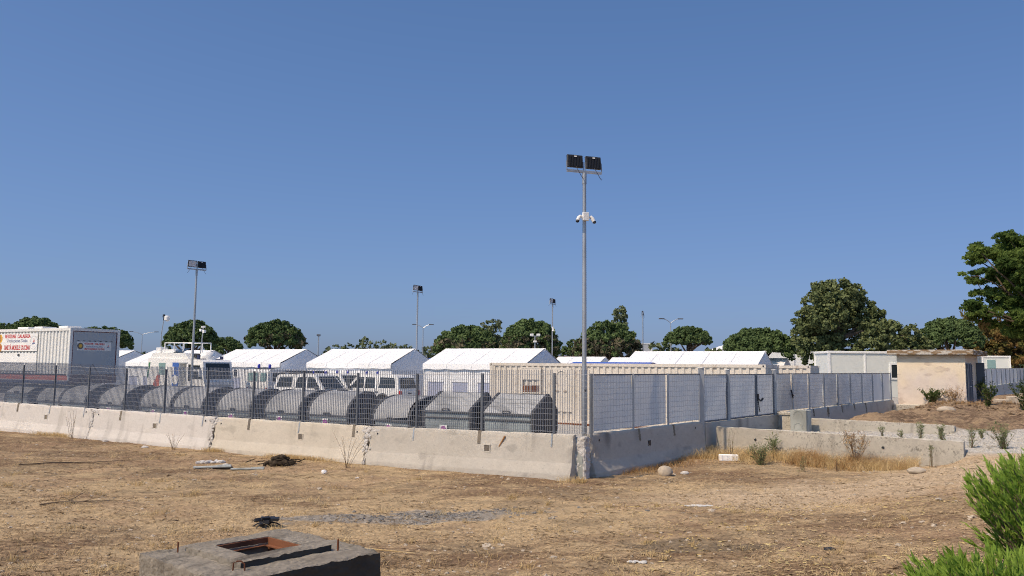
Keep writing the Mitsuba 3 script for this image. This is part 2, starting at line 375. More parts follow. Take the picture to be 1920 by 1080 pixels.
# ------------------------------------------------------------------ concrete barriers
def jersey(L, seed, z0=0.0, z1=0.0, chipL=1.0, chipR=1.0, H=1.0, bk=1.0):
    prof = [(-.30, -.25), (-.30, .09), (-.285, .115), (-.195, .335), (-.185, .365), (-.112, .975), (-.09, H), (.09, H), (.112, .975), (.185, .365), (.195, .335), (.285, .115), (.30, .09), (.30, -.25)]
    pts = []
    for (a, b), (c, d) in zip(prof[:-1], prof[1:]):
        k = max(1, int(math.hypot(c - a, d - b) / .07))
        pts += [(a + (c - a) * i / k, b + (d - b) * i / k) for i in range(k)]
    pts.append(prof[-1]); pts = np.array(pts)
    xs = np.unique(np.concatenate([np.linspace(0, .6, 16), np.linspace(.6, L - .6, int((L - 1.2) / .12) + 1), np.linspace(L - .6, L, 16)]))
    V = np.array([[x, p[0], p[1]] for x in xs for p in pts])
    q = V + [seed * 13.7, 0, 0]
    rough = (meshkit.fbm(q * 9, 3, seed) - .5)
    dirn = np.stack([0 * V[:, 0], np.sign(V[:, 1]), .3 + 0 * V[:, 0]], 1)
    V2 = V + dirn * (rough * .012)[:, None]
    # broken edges at the ends and along the top
    endd = np.minimum(np.where(V[:, 0] < L / 2, V[:, 0] / max(chipL, .01), 9), np.where(V[:, 0] > L / 2, (L - V[:, 0]) / max(chipR, .01), 9))
    bite = np.clip((meshkit.fbm(q * [6, 6, 4], 3, seed + 5) - .40) * 2.6, 0, 1) * np.exp(-endd / .07) * bk
    V2[:, 1] -= np.sign(V[:, 1]) * np.minimum(bite * .11, np.abs(V[:, 1]) * .8)
    V2[:, 0] += np.where(V[:, 0] < L / 2, 1, -1) * bite * .10
    topb = np.clip((meshkit.fbm(q * [4, 2, 2], 3, seed + 8) - .62) * 3, 0, 1) * S(.9, 1.0, V[:, 2])
    V2[:, 2] -= topb * .05 + bite * S(.8, 1, V[:, 2]) * .06
    V2[:, 2] += z0 + (z1 - z0) * V[:, 0] / L
    n, m = len(pts), len(xs)
    f = [[i * n + j, (i + 1) * n + j, (i + 1) * n + j + 1, i * n + j + 1] for i in range(m - 1) for j in range(n - 1)]
    mb = MB().add(V2, f)
    for e, fl in ((0, 0), (m - 1, 1)):
        ring = V2[e * n:(e + 1) * n]; k = n // 2
        fs = []
        for j in range(k - 1):
            qd = [j, j + 1, n - 2 - j, n - 1 - j]
            fs.append(qd if fl else qd[::-1])
        mb.add(ring, fs)
    return mb
# front wall: x runs to the right along U, so a segment starts at its left end
segs = [(23.5, 'mat_barrier_pale', 'pale concrete barrier segment at the left edge of the photo, beyond the dry twigs'),
        (17.5, 'mat_barrier_pale', 'pale pinkish barrier segment between the dry twigs and the second broken joint'),
        (11.5, 'mat_barrier_cream', 'cream barrier segment with the charred heap lying at its foot'),
        (5.5, 'mat_barrier_stained', 'grey-stained barrier segment nearest the corner, with an orange wood splinter on its face'),
        (29.5, 'mat_barrier_pale', 'pale concrete barrier segment farthest left, mostly out of the frame')]
def recess(key, x, z, s=.12):
    pass
for i, (tl, m, lab) in enumerate(segs):
    L = 6.06 if i == 3 else 5.97
    p = C0 - U * (tl + .0)
    k = thing('concrete_barrier', lab, 'concrete barrier', (p[0], p[1], 0), GA)
    z0, z1 = woff(tl), woff(tl - 6)
    part(k, 'body', jersey(L, i + 1, z0, z1, 1.2, 1.6 if i in (1, 2) else 1.0, bk=.45 if i == 3 else .8), m, smooth=30)
    # square lifting pocket, its shaded hollow painted as a dark plate, drain holes near both ends
    zc = z0 + (z1 - z0) * .6
    xo = {0: 3.35, 1: 3.3, 2: 3.6, 3: 3.75, 4: 3}[i]
    zp = .60 + zc
    yb = -(.112 + (.975 - .60) * .1197)
    b = MB(); s_ = .085
    for dx, dz, sx, sz in ((-s_, 0, .018, 2 * s_ + .018), (s_, 0, .018, 2 * s_ + .018), (0, s_, 2 * s_ - .018, .018), (0, -s_, 2 * s_ - .018, .018)):
        b.box((xo + dx, yb - .004, zp + dz), (sx, .03, sz))
    part(k, 'pocket_rim', b, m)
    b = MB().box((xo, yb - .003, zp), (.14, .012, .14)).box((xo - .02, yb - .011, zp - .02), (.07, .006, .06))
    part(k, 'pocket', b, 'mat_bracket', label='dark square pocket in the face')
    for hx in (.32, L - .35):
        part(k, 'drain_hole', MB().disc((hx, -.128, z0 + .82), .026, 1, .012, 12), 'mat_black')
# side wall in shade, then on beyond the gate
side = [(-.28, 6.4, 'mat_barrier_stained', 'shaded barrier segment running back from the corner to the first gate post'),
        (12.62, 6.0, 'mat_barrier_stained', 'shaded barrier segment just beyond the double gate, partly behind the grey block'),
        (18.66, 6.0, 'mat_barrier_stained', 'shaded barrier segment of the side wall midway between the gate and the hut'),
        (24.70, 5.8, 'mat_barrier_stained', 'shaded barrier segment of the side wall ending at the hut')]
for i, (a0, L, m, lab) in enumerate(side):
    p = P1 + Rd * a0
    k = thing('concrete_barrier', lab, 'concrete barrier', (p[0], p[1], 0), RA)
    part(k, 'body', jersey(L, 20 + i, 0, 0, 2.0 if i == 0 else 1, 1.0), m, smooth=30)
    if i == 0:
        zp, yb = .60, -.157
        part(k, 'pocket', MB().box((2.9, yb, zp), (.15, .014, .15)), 'mat_black', label='dark square pocket in the face')
        for hx in (.4, 5.8):
            part(k, 'drain_hole', MB().disc((hx, -.13, .84), .028, 1, .012, 12), 'mat_black')
# mortar filling the corner and the broken joints, rubble fallen below them
def lump(size, seed, amp=.25, sub=3, flat=True):
    m = trimesh.creation.icosphere(subdivisions=sub); v = np.array(m.vertices)
    r = 1 + (meshkit.fbm(v * 1.7 + seed * 3.1, 3, seed) - .5) * 2 * amp
    v = v * r[:, None] * np.asarray(size) / 2
    return v, np.array(m.faces)
mbx = MB()
v, f = manifold_box((.46, .30, 1.18), .03)
tm = trimesh.Trimesh(v, f).subdivide_to_size(.06); v = np.array(tm.vertices)
v += (meshkit.fbm(np.repeat(v[:, :1], 3, 1) * 3 + v * 8, 3, 4)[:, None] - .5) * .07 * np.sign(v)
mbx.add(v @ rot(2, GA).T + [1.60, 19.085, .375], tm.faces)
k = thing('corner_mortar', 'rough grey mortar patch closing the corner between the two barrier walls', 'mortar patch')
part(k, 'fill', mbx, 'mat_mortar')
part(k, 'plate', MB().box((1.60, 18.925, .34), (.17, .03, .60), rz=GA), 'mat_greyboard')
for (t0, lab) in ((5.53, 'mortar smear over the barrier joint left of the grey-stained segment'), (11.52, 'crumbling mortar in the broken joint behind the grey rubble'), (17.52, 'mortar in the joint beside the dry twigs')):
    mb = MB(); r2 = np.random.default_rng(int(t0 * 10))
    for j in range(46):
        z = r2.uniform(.02, .98); e = .10 + max(0, .335 - z) * .6 if z < .335 else .11 + (1 - z) * .12
        wdt = .05 + .10 * (z > .78) * r2.random()
        v, f = lump((r2.uniform(.05, .11), r2.uniform(.03, .06), r2.uniform(.05, .12)), j, .35, 1)
        q = C0 - U * (t0 + r2.normal(0, wdt)) - W * (e + .005)
        mb.add(v @ rot(2, GA).T + [q[0], q[1], z + woff(t0)], f)
    for j in range(16):
        v, f = lump((.30, .05, .12), 50 + j, .35, 1)
        q = C0 - U * (t0 - r2.uniform(-.1, .38)) - W * .098
        mb.add(v @ rot(2, GA).T + [q[0], q[1], .93 - r2.random() * .12 + woff(t0)], f)
    solo('joint_mortar', mb, 'mat_mortar', lab, 'mortar patch', kind='stuff')

# ------------------------------------------------------------------ front fence of vertical flats on round rods
fk = thing('steel_fence', 'grey steel grating fence of close upright bars standing on the sunlit barrier wall', 'fence')
bar_local = {}
def fence_pos(t, z, off=0.0): q = C0 - U * t + W * off; return np.array([q[0], q[1], z])
FT = [-.95] + [2.0 * i for i in range(0, 17)]
bar_mb = MB().box((0, 0, .76), (.003, .025, 1.48))
bar_ply = mikit.ply(bar_mb.mesh(), 'mat_steel_bar')
rod_cache = {}
nbars, far_bars = 0, MB()
for i in range(len(FT) - 1):
    t0, t1 = FT[i], FT[i + 1]
    zt0, zt1 = 1.0 + woff(t0), 1.0 + woff(t1)
    pk = numbered(fk + '__panel')
    if i >= 16: continue
    rods = MB()
    for r in range(11):
        z = .05 + r * .1345
        a, b = fence_pos(t0 + .03, zt0 + z), fence_pos(t1 - .03, zt1 + z)
        rods.tube([a, b], 0.003 if r < 10 else .006, 5, cap=False)
    scene[pk] = mikit.ply(rods.mesh(), 'mat_steel_rod')
    for t in np.arange(t0 + .05, t1 - .03, .0625):
        q = fence_pos(t, 1.0 + woff(t))
        if nbars < 300: scene[numbered(pk + '__bar')] = {**bar_ply, 'to_world': T().translate(q.tolist()).rotate([0, 0, 1], math.degrees(GA))}
        else: far_bars.add(bar_mb.mesh()[0] @ rot(2, GA).T + q, bar_mb.mesh()[1])
        nbars += 1
part(fk, 'bar_row', far_bars, 'mat_steel_bar', kind='stuff')
for i, t in enumerate(FT):
    z = 1.0 + woff(t)
    pb = MB(); q0, q1 = fence_pos(t, z - .02), fence_pos(t, z + 1.42)
    v = MB().box((0, 0, .70), (.045, .06, 1.44)).mesh()
    m = T().translate([q0[0], q0[1], z]).rotate([0, 0, 1], math.degrees(GA))
    pk = numbered(fk + '__post')
    scene[pk] = {**mikit.ply(v, 'mat_steel_post'), 'to_world': m}
    # fixing strap hung over the front of the barrier: wide rusty flats and thin galvanised ones by turns
    wide = i in (4 - 1, 6, 8, 5, 12, 2, 11, 15) and i % 2 == 0 or i in (2, 4, 6)
    wide = i in (2, 4, 6, 9, 12, 15)
    L = .30
    sb = MB()
    if i > 0:
        ww = .085 if wide else .035
        pts = [(0, -.092), (0, -.108 - .118 * L * .9)]
        sb.bar((0, -.112, .0), (0, -.118 - .1197 * L, -L), ww, .012)
        sb.box((0, -.05, .006), (ww, .13, .012))
        sb.disc((0, -.122 - .1197 * (L - .05), -L + .05), .014, 1, .02, 8)
        scene[numbered(pk + '__strap')] = {**mikit.ply(sb.mesh(), 'mat_bracket' if wide else 'mat_galv'), 'to_world': m}

# ------------------------------------------------------------------ side fence: wire mesh panels backed by a translucent screen
def side_pos(a, z, off=0.0): q = P1 + Rd * a + Nd * off; return np.array([q[0], q[1], z])
def screen_panel(key, a0, a1, z0=1.04, z1=2.40, off=-.03, frame=False, wires=True, seed=0, posf=side_pos, cloth='mat_cloth'):
    n, m = 12, 8
    A, Z = np.meshgrid(np.linspace(a0 + .02, a1 - .02, n), np.linspace(z0, z1, m), indexing='ij')
    bul = (meshkit.fbm(np.stack([A * 1.3, Z * 1.3, 0 * A + seed], -1), 2, 3) - .5) * .09 + off
    v = np.array([posf(a, z, b) for a, z, b in zip(A.ravel(), Z.ravel(), bul.ravel())])
    f = [[i * m + j, (i + 1) * m + j, (i + 1) * m + j + 1, i * m + j + 1] for i in range(n - 1) for j in range(m - 1)]
    part(key, 'screen', (v, np.array(f)), cloth, smooth=True)
    wb = MB()
    if wires:
        k = max(2, int((a1 - a0) / .135))
        for i in range(1, k): wb.tube([posf(a0 + (a1 - a0) * i / k, z0 - .02, .012), posf(a0 + (a1 - a0) * i / k, z1 + .01, .012)], .0027, 4, cap=False)
        for z in np.arange(z0 + .02, z1 - .05, .145): wb.tube([posf(a0 + .02, z, .02), posf(a1 - .02, z, .02)], .0034, 4, cap=False)
        part(key, 'wire_mesh', wb, 'mat_steel_bar', kind='stuff')
    rb = MB().bar(posf(a0, z1 + .015, 0), posf(a1, z1 + .015, 0), .03, .03)
    if frame:
        rb.bar(posf(a0 + .02, z0 - .01, 0), posf(a1 - .02, z0 - .01, 0), .05, .05)
    part(key, 'rail', rb, 'mat_steel_post')
sk = thing('screened_fence', 'wire mesh fence with a pale grey screen, from the corner to the first gate post', 'fence')
for i, (a0, a1) in enumerate(((.02, 2.0), (2.0, 4.0), (4.0, 6.15))): screen_panel(sk, a0, a1, seed=i)
for a in (0, 2.0, 4.0):
    part(sk, 'post', MB().bar(side_pos(a, .99, .02), side_pos(a, 2.44, .02), .05, .05), 'mat_galv')
    if a: part(sk, 'strap', MB().bar(side_pos(a + .1, 1.01, .115), side_pos(a + .1, .70, .155), .07, .012), 'mat_bracket')
gk = thing('double_gate', 'screened steel gate with a fixed leaf and two chained leaves between tall square posts', 'gate')
for a, zt, w_, zb in ((6.25, 2.60, .15, -.1), (8.3, 2.55, .11, .3), (12.56, 2.55, .12, .3)):
    part(gk, 'post', MB().bar(side_pos(a, zb, .0), side_pos(a, zt, .0), w_, w_), 'mat_galv')
    part(gk, 'post_cap', MB().box(side_pos(a, zt + .01, 0), (w_ + .03, w_ + .03, .02), rz=RA), 'mat_white')
for i, (a0, a1) in enumerate(((6.35, 8.22), (8.38, 10.72), (10.78, 12.48))):
    lk = gk
    screen_panel(lk, a0, a1, .98, 2.38, frame=True, seed=10 + i)
    for aa in (a0 + .02, a1 - .02): part(lk, 'leaf_frame', MB().bar(side_pos(aa, .95, .0), side_pos(aa, 2.42, .0), .05, .05), 'mat_steel_post')
ch = MB()
for j in range(26):
    g = j / 25
    ch.tube([side_pos(10.72 + .5 * g, 1.62 - .10 * math.sin(g * 3.1) - .06 * g + .02 * (j % 2), .05), side_pos(10.75 + .5 * g, 1.60 - .10 * math.sin(g * 3.1) - .06 * g, .07)], .02, 5)
for j in range(14): ch.tube([side_pos(10.74 + .012 * j, 1.58 - .035 * j, .05 + .01 * (j % 2)), side_pos(10.75 + .012 * j, 1.55 - .035 * j, .06)], .018, 5)
ch.box(side_pos(10.75, 1.66, .06), (.09, .06, .12), rz=RA)
part(gk, 'chain', ch, 'mat_black')
part(gk, 'sill', MB().add(*(lambda v, f: (np.array([side_pos(6.32 + 6.2 * p[0], p[1], p[2]) for p in v]), f))(np.array([[x, z, y] for x in (0, 1) for y in (-.16, .10) for z in (-.2, .93)]), np.array([[0, 1, 3, 2], [4, 6, 7, 5], [0, 4, 5, 1], [2, 3, 7, 6], [0, 2, 6, 4], [1, 5, 7, 3]]))), 'mat_barrier_stained')
sk2 = thing('screened_fence', 'wire mesh fence with a bluish screen, from the gate to the hut', 'fence')
av = [12.66] + [14.5 + 2 * i for i in range(8)] + [30.35]
for i in range(len(av) - 1):
    screen_panel(sk2, av[i], av[i + 1], seed=20 + i, wires=i < 7)
    a = av[i + 1]
    part(sk2, 'post', MB().bar(side_pos(a, .99, .02), side_pos(a, 2.44, .02), .05, .05), 'mat_galv')
    if i < 6: part(sk2, 'strap', MB().bar(side_pos(a + .1, 1.01, .115), side_pos(a + .1, .70, .155), .07, .012), 'mat_bracket')
part(sk2, 'tie', MB().tube([side_pos(14.25, 1.80, .04), side_pos(14.33, 1.62, .06), side_pos(14.40, 1.50, .05), side_pos(14.38, 1.60, .08)], .03, 6), 'mat_black')
PF = np.array([35.4, 60.9])
def far_pos(a, z, off=0.0): q = PF + Rd * a + Nd * off; return np.array([q[0], q[1], z])
fk3 = thing('screened_fence', 'blue-grey screened fence seen beyond the right side of the hut', 'fence')
for i in range(14):
    a0, a1 = i * 3.0, i * 3.0 + 3.0
    zz = 1.37 + .006 * a0
    screen_panel(fk3, a0, a1, zz, zz + 1.35, seed=40 + i, wires=False, posf=far_pos)
    part(fk3, 'post', MB().bar(far_pos(a0, zz - .02, .02), far_pos(a0, zz + 1.38, .02), .06, .06), 'mat_galv')
for i in range(7):
    q = PF + Rd * (i * 6.0)
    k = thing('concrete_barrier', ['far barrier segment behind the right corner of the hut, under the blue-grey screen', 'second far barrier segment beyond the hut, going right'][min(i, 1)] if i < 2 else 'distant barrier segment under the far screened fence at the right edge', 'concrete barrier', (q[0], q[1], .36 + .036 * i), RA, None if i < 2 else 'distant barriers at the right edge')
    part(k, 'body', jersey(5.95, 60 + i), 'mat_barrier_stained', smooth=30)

# ------------------------------------------------------------------ low walls flanking the gravel drive
def low_wall(name, label, a, c0, c1, z0, z1, th, seed, zb=-.4):
    nx_, nz_ = int((c1 - c0) / .10), 16
    L = c1 - c0
    tm = trimesh.creation.box((L, th, 1.0))
    xs = np.linspace(-L / 2, L / 2, nx_)
    mb = MB()
    def sheet(P):      # P: (i, j) grid of (c, y, z)
        n, m = P.shape[:2]
        v = P.reshape(-1, 3).copy()
        q = v + [seed * 7.7, 0, 0]
        v += (np.stack([meshkit.fbm(q * 6, 3, seed + 1), meshkit.fbm(q * 6, 3, seed + 2), meshkit.fbm(q * 5, 3, seed + 3)], 1) - .5) * [.03, .03, .045]
        mb.add(v, [[i * m + j, (i + 1) * m + j, (i + 1) * m + j + 1, i * m + j + 1] for i in range(n - 1) for j in range(m - 1)])
    cs = np.linspace(c0, c1, nx_)
    top = lambda c: z0 + (z1 - z0) * (c - c0) / L
    sheet(np.array([[(c, -th / 2, zb + (top(c) - zb) * j / (nz_ - 1)) for j in range(nz_)] for c in cs]))
    sheet(np.array([[(c, -th / 2 + th * j / 3, top(c)) for j in range(4)] for c in cs]))
    sheet(np.array([[(c, th / 2, top(c) - (top(c) - zb) * j / (nz_ - 1)) for j in range(nz_)] for c in cs]))
    for c in (c0, c1):
        sheet(np.array([[(c, -th / 2 + th * i / 3, zb + (top(c) - zb) * j / (nz_ - 1)) for j in range(nz_)] for i in range(4)]))
    p = P1 + Rd * a
    k = thing(name, label, 'low wall', (p[0], p[1], 0), math.atan2(Nd[1], Nd[0]))
    part(k, 'body', mb, 'mat_old_wall', smooth=35)
    return k
k = low_wall('low_wall', 'long low weathered concrete wall behind the golden dry grass, pierced by two small holes', 6.66, .34, 6.95, .83, .80, .24, 1)
for c, z in ((1.55, .52), (5.05, .53)): part(k, 'weep_hole', MB().disc((c, -.128, z), .035, 1, .02, 12), 'mat_black')
low_wall('low_wall', 'second low concrete wall farther back, rising from the gravel drive', 13.0, 1.15, 5.75, .84, .80, .24, 2)
# grey chamber ring standing at the far wall's end
q = P1 + Rd * 12.1 + Nd * 1.08
k = thing('concrete_block', 'grey square concrete chamber section with knock-out rings standing by the gate', 'concrete block', (q[0], q[1], .30), math.atan2(Nd[1], Nd[0]))
b = MB()
for sx, sy, dx, dy in ((0, -.24, .56, .08), (0, .24, .56, .08), (-.24, 0, .08, .40), (.24, 0, .08, .40)): b.box((sx, sy, .42), (dx, dy, .88), ch=.01)
part(k, 'shell', b, 'mat_greyboard')
for z in (.27, .68):
    v = MB().tube([(.15 * math.cos(g), -.284, z + .15 * math.sin(g)) for g in np.linspace(-.3, math.pi + .3, 16)], .013, 5)
    part(k, 'knockout_ring', v, 'mat_greyboard')
q = P1 + Rd * 12.45 + Nd * .52
k = thing('cover_slab', 'flat concrete cover slab on a short stub left of the grey chamber block', 'slab', (q[0], q[1], .3), math.atan2(Nd[1], Nd[0]))
part(k, 'slab', MB().box((0, 0, .70), (.55, .6, .10), ch=.015), 'mat_old_wall')
part(k, 'stub', MB().box((.05, 0, .25), (.38, .5, .82)), 'mat_old_wall')

# ------------------------------------------------------------------ hut
HL = np.array([20.9, 43.7]); HA = math.atan2(Nd[1], Nd[0])
k = thing('hut', 'small flat-roofed hut with peach plaster and weathered concrete roof slab', 'hut', (HL[0], HL[1], .72), HA)
HW, HD, HH = 3.25, 4.3, 2.68
part(k, 'wall', MB().span((0, 0, 0), (HW, HD, HH), ch=.015), 'mat_plaster')
part(k, 'roof', MB().span((-.40, -.40, HH), (HW + .46, HD + .4, HH + .27), ch=.03), 'mat_slab', label='weathered concrete roof slab')
part(k, 'plinth', MB().span((-.1, -.75, -.6), (HW + .9, HD + .1, .05), ch=.02), 'mat_old_wall')
d = part(k, 'door', MB().span((HW, .25, .08), (HW + .06, 1.75, 2.25)), 'mat_door')
part(d, 'handle', MB().box((HW + .09, 1.0, 1.05), (.04, .12, .05)), 'mat_white')
part(d, 'rib', MB().box((HW + .07, 1.0, 1.15), (.03, .04, 2.1)).box((HW + .07, .29, 1.15), (.03, .06, 2.1)).box((HW + .07, 1.71, 1.15), (.03, .06, 2.1)), 'mat_door')
d = part(k, 'door', MB().span((HW + .02, 3.55, .1), (HW + .42, 3.63, 2.3)), 'mat_door', label='steel door leaf standing open')
part(k, 'step', MB().span((HW + .1, 2.0, -.2), (HW + .8, 3.5, .08)), 'mat_old_wall')
part(k, 'corner_strip', MB().span((HW - .05, -.012, .06), (HW + .012, .06, HH)), 'mat_plaster')
# stepped tan wall right of the hut
k = thing('stepped_wall', 'low tan stepped block wall right of the hut', 'low wall', (23.75, 39.5, 1.0), math.radians(-8))
for i, (x0, h) in enumerate(((0, .22), (.6, .36), (1.2, .50), (1.85, .72))):
    part(k, 'block', MB().span((x0, 0, -.4), (x0 + (.62 if i < 3 else 4.5), .5, h), ch=.02), 'mat_stone')

# ------------------------------------------------------------------ shipping containers
def corrugated(x0, x1, z0, z1, y, pitch=.28, depth=.036, n=None):
    """corrugated sheet in the xz plane at y (outer crests), facing -y"""
    xs, ys = [], []; x = x0
    k = max(1, round((x1 - x0) / pitch)); pt = (x1 - x0) / k
    for i in range(k):
        for fx, d in ((0, 0), (.36, 0), (.46, 1), (.90, 1)): xs.append(x0 + (i + fx) * pt); ys.append(y + d * depth)
    xs.append(x1); ys.append(y)
    v = [(a, b, z) for a, b in zip(xs, ys) for z in (z0, z1)]
    f = [[2 * i, 2 * i + 2, 2 * i + 3, 2 * i + 1] for i in range(len(xs) - 1)]
    return np.array(v), np.array(f)
def container(loc, L, label, m, H=2.59, extras=True, name='shipping_container', Wd=2.44):
    """origin: front right bottom corner; x to -L, y to Wd"""
    k = thing(name, label, 'container', loc, GA)
    b = MB(); c = .16
    for x in (-L + c / 2, -c / 2):
        for y in (c / 2, Wd - c / 2): b.box((x, y, H / 2), (c, c, H - .0))
    for y in (.055, Wd - .055):
        b.box((-L / 2, y, .08), (L - 2 * c, .11, .16)); b.box((-L / 2, y, H - .06), (L - 2 * c, .114, .12))
    for x in (-L + c / 2, -c / 2):
        b.box((x, Wd / 2, .08), (c * .7, Wd - 2 * c, .16)); b.box((x, Wd / 2, H - .06), (c * .7, Wd - 2 * c, .12))
    part(k, 'frame', b, m)
    b = MB()
    for x in (-L + c / 2, -c / 2):
        for y in (c / 2, Wd - c / 2):
            for z in (.06, H - .06): part(k, 'corner_casting', MB().box((x, y, z), (c + .02, c + .02, .122)), m)
    b = MB()
    for x in (-L + c / 2, -c / 2): b.box((x, -.012, H - .06), (.05, .02, .06))
    part(k, 'casting_slot', b, 'mat_black')
    v, f = corrugated(-L + c, -c, .16, H - .12, .022, .28, .05); part(k, 'side_panel', (v, f), m)
    v, f = corrugated(-L + c, -c, .16, H - .12, .022, .28, .05); v = v * [1, -1, 1] + [0, Wd, 0]; part(k, 'side_panel', (v, f), m)
    v, f = corrugated(c, Wd - c, .16, H - .12, .02); v2 = np.stack([-v[:, 1], v[:, 0], v[:, 2]], 1); part(k, 'end_panel', (v2, f), m)
    v2 = np.stack([-L + v[:, 1], v[:, 0], v[:, 2]], 1); part(k, 'end_panel', (v2, f), m)
    part(k, 'roof', MB().box((-L / 2, Wd / 2, H - .03), (L - .1, Wd - .1, .03)), m)
    return k
CL = np.array([-.96, 36.0]); CR = CL + 12.0 * U
k = container((CR[0], CR[1], .19), 12.0, 'long tan shipping container with a small barred window, behind the bins and the fence', 'mat_tan', 2.56)
wx = -12.0 + 2.1
b = MB()
for (cx_, cz_, sx, sz) in ((wx - .45, 1.55, .07, 1.66), (wx + .45, 1.55, .07, 1.66), (wx, 2.35, .83, .07), (wx, .75, .83, .07)): b.box((cx_, -.0, cz_), (sx, .07, sz))
part(k, 'window_frame', b, 'mat_tan')
part(k, 'window_panel', MB().box((wx, .0, 2.08), (.83, .05, .46)), 'mat_tan')
b = MB()
for z in (1.46, 1.10): b.box((wx, .0, z), (.80, .05, .28))
part(k, 'shutter', b, 'mat_rust', label='reddish brown louvre panels')
b = MB()
for z in (1.28, .93): b.box((wx, -.01, z), (.83, .08, .05))
for j in range(5): b.box((wx - .32 + .16 * j, -.035, 1.27), (.014, .02, .66))
part(k, 'window_bar', b, 'mat_tan')
ax = wx + 1.45
part(k, 'blank_panel', MB().box((ax, .012, 1.45), (.95, .03, 1.85)), 'mat_tan')
part(k, 'arch_moulding', MB().tube([(ax + .24 * math.cos(g), -.015, 2.0 + .24 * math.sin(g)) for g in np.linspace(.1, math.pi, 14)] + [(ax - .24, -.015, 1.7)], .025, 6), 'mat_tan')
part(k, 'latch', MB().box((ax - .18, -.01, 1.38), (.14, .05, .06)).box((ax + .18, -.01, 1.38), (.14, .05, .06)), 'mat_notch')
part(k, 'bottom_rail', MB().box((-5.5, -.005, .03), (10.6, .05, .07)), 'mat_rust', label='rusty bottom rail')
part(k, 'footing', MB().box((-10.6, .25, -.1), (1.6, .5, .22)).box((-1.5, .25, -.1), (1.6, .5, .22)).box((-6, .25, -.1), (1.6, .5, .22)), 'mat_stone')
container((13.05, 35.2, .19), 6.06, 'shorter tan container just past the long one, its shaded end towards the white cabin', 'mat_tan', 2.56)

# ------------------------------------------------------------------ container trailer with the field kitchen
PT = np.array([-20.2, 36.8])
Lt, Wt, Ht, zt = 12.2, 2.5, 2.42, 1.66
k = thing('kitchen_trailer', 'white container trailer lettered as a mobile kitchen, at the left edge behind the fence', 'trailer', (PT[0], PT[1], .1), GA)
c = .14; z0, z1 = zt, zt + Ht
b = MB()
for x in (-Lt + c / 2, -c / 2):
    for y in (c / 2, Wt - c / 2): b.box((x, y, (z0 + z1) / 2), (c, c, Ht), ch=.01)
for y in (c / 2, Wt - c / 2):
    for z in (z0 + .07, z1 - .06): b.box((-Lt / 2, y, z), (Lt - 2 * c, c, .13))
for x in (-c / 2, -Lt + c / 2):
    for z in (z0 + .07, z1 - .06): b.box((x, Wt / 2, z), (c, Wt - 2 * c, .13))
part(k, 'frame', b, 'mat_white_dirty')
v, f = corrugated(-2.5, -c, z0 + .3, z1 - .12, .03, .27, .055); part(k, 'side_panel', (v, f), 'mat_white_dirty')
v, f = corrugated(-Lt + c, -2.5, z0 + .3, z1 - .12, .05, .27, .06); part(k, 'side_panel', (v, f), 'mat_white_dirty')
v, f = corrugated(-Lt + c, -c, z0 + .1, z1 - .12, .02, .27, .045); part(k, 'side_panel', (v * [1, -1, 1] + [0, Wt, 0], f), 'mat_white_dirty')
h = part(k, 'hatch', MB().span((-8.2, .0, z0 + 1.36), (-2.56, .03, z1 - .22)).span((-8.2, .003, z0 + .42), (-2.56, .03, z0 + 1.26)), 'mat_white')
part(h, 'lock', MB().box((-4.02, -.02, z0 + 1.17), (.12, .04, .10)), 'mat_bin_rail')
X, Y, Z = (1, 0, 0), (0, 0, 1), (0, -1, 0)
xc = -4.22
part(h, 'lettering', text_mb('REGIONE  CALABRIA', .165, True, 2.15, X, Y, Z, (xc, -.002, z1 - .43)), 'mat_letter_red')
part(h, 'lettering', text_mb('Protezione Civile', .145, False, 1.7, X, Y, Z, (xc, -.002, z1 - .64)), 'mat_letter_blue')
part(h, 'lettering', text_mb('UNITÀ MOBILE CUCINA', .21, True, 2.18, X, Y, Z, (xc, -.002, z1 - 1.0)), 'mat_letter_red')
b = MB()
for i in range(12): b.box((-5.35 + i * .17, -.002, z0 + .78), (.13, .006, .05))
part(h, 'small_lettering', b, 'mat_letter_grey')
def triad(o, s, m1, m2, key):       # three slender blades about a centre, inside a thin ring
    o = np.array(o, float); bl = MB()
    def blade(ang, L, w):
        d = np.array([math.cos(ang), math.sin(ang)]); e = np.array([-d[1], d[0]])
        pl = [d * s * .08 + e * s * w, d * s * L, d * s * .08 - e * s * w]
        return [(q[0], q[1]) for q in pl]
    return blade
def emblem_side(h, ox, oz, s, axis='side', ring=True, off=-.002):
    bl = triad((0, 0, 0), s, None, None, None)
    def put(poly):
        m = MB().prism(Polygon(poly), 0, .006, 'xy'); v, f = m.mesh()
        if axis == 'side': v = np.stack([ox + v[:, 0], off - v[:, 2], oz + v[:, 1]], 1)
        else: v = np.stack([off + v[:, 2], ox + v[:, 0], oz + v[:, 1]], 1)
        return v, f
    part(h, 'emblem', MB().add(*put(bl(math.pi / 2, 1.0, .22))), 'mat_letter_red')
    e = MB(); e.add(*put(bl(math.pi / 2 + 2.1, .95, .2))); e.add(*put(bl(math.pi / 2 - 2.1, .75, .16)))
    part(h, 'emblem', e, 'mat_letter_blue')
    if ring:
        r_ = MB()
        for g in np.linspace(0, 2 * math.pi, 18, endpoint=False):
            r_.add(*put([(s * 1.35 * math.cos(g + d), s * 1.35 * math.sin(g + d)) if i == 0 else (s * 1.45 * math.cos(g + d), s * 1.45 * math.sin(g + d)) for i, d in ((0, 0), (0, .2), (1, .2), (1, 0))]))
        part(h, 'emblem_ring', r_, 'mat_letter_grey')
emblem_side(h, -2.84, z1 - .66, .22)
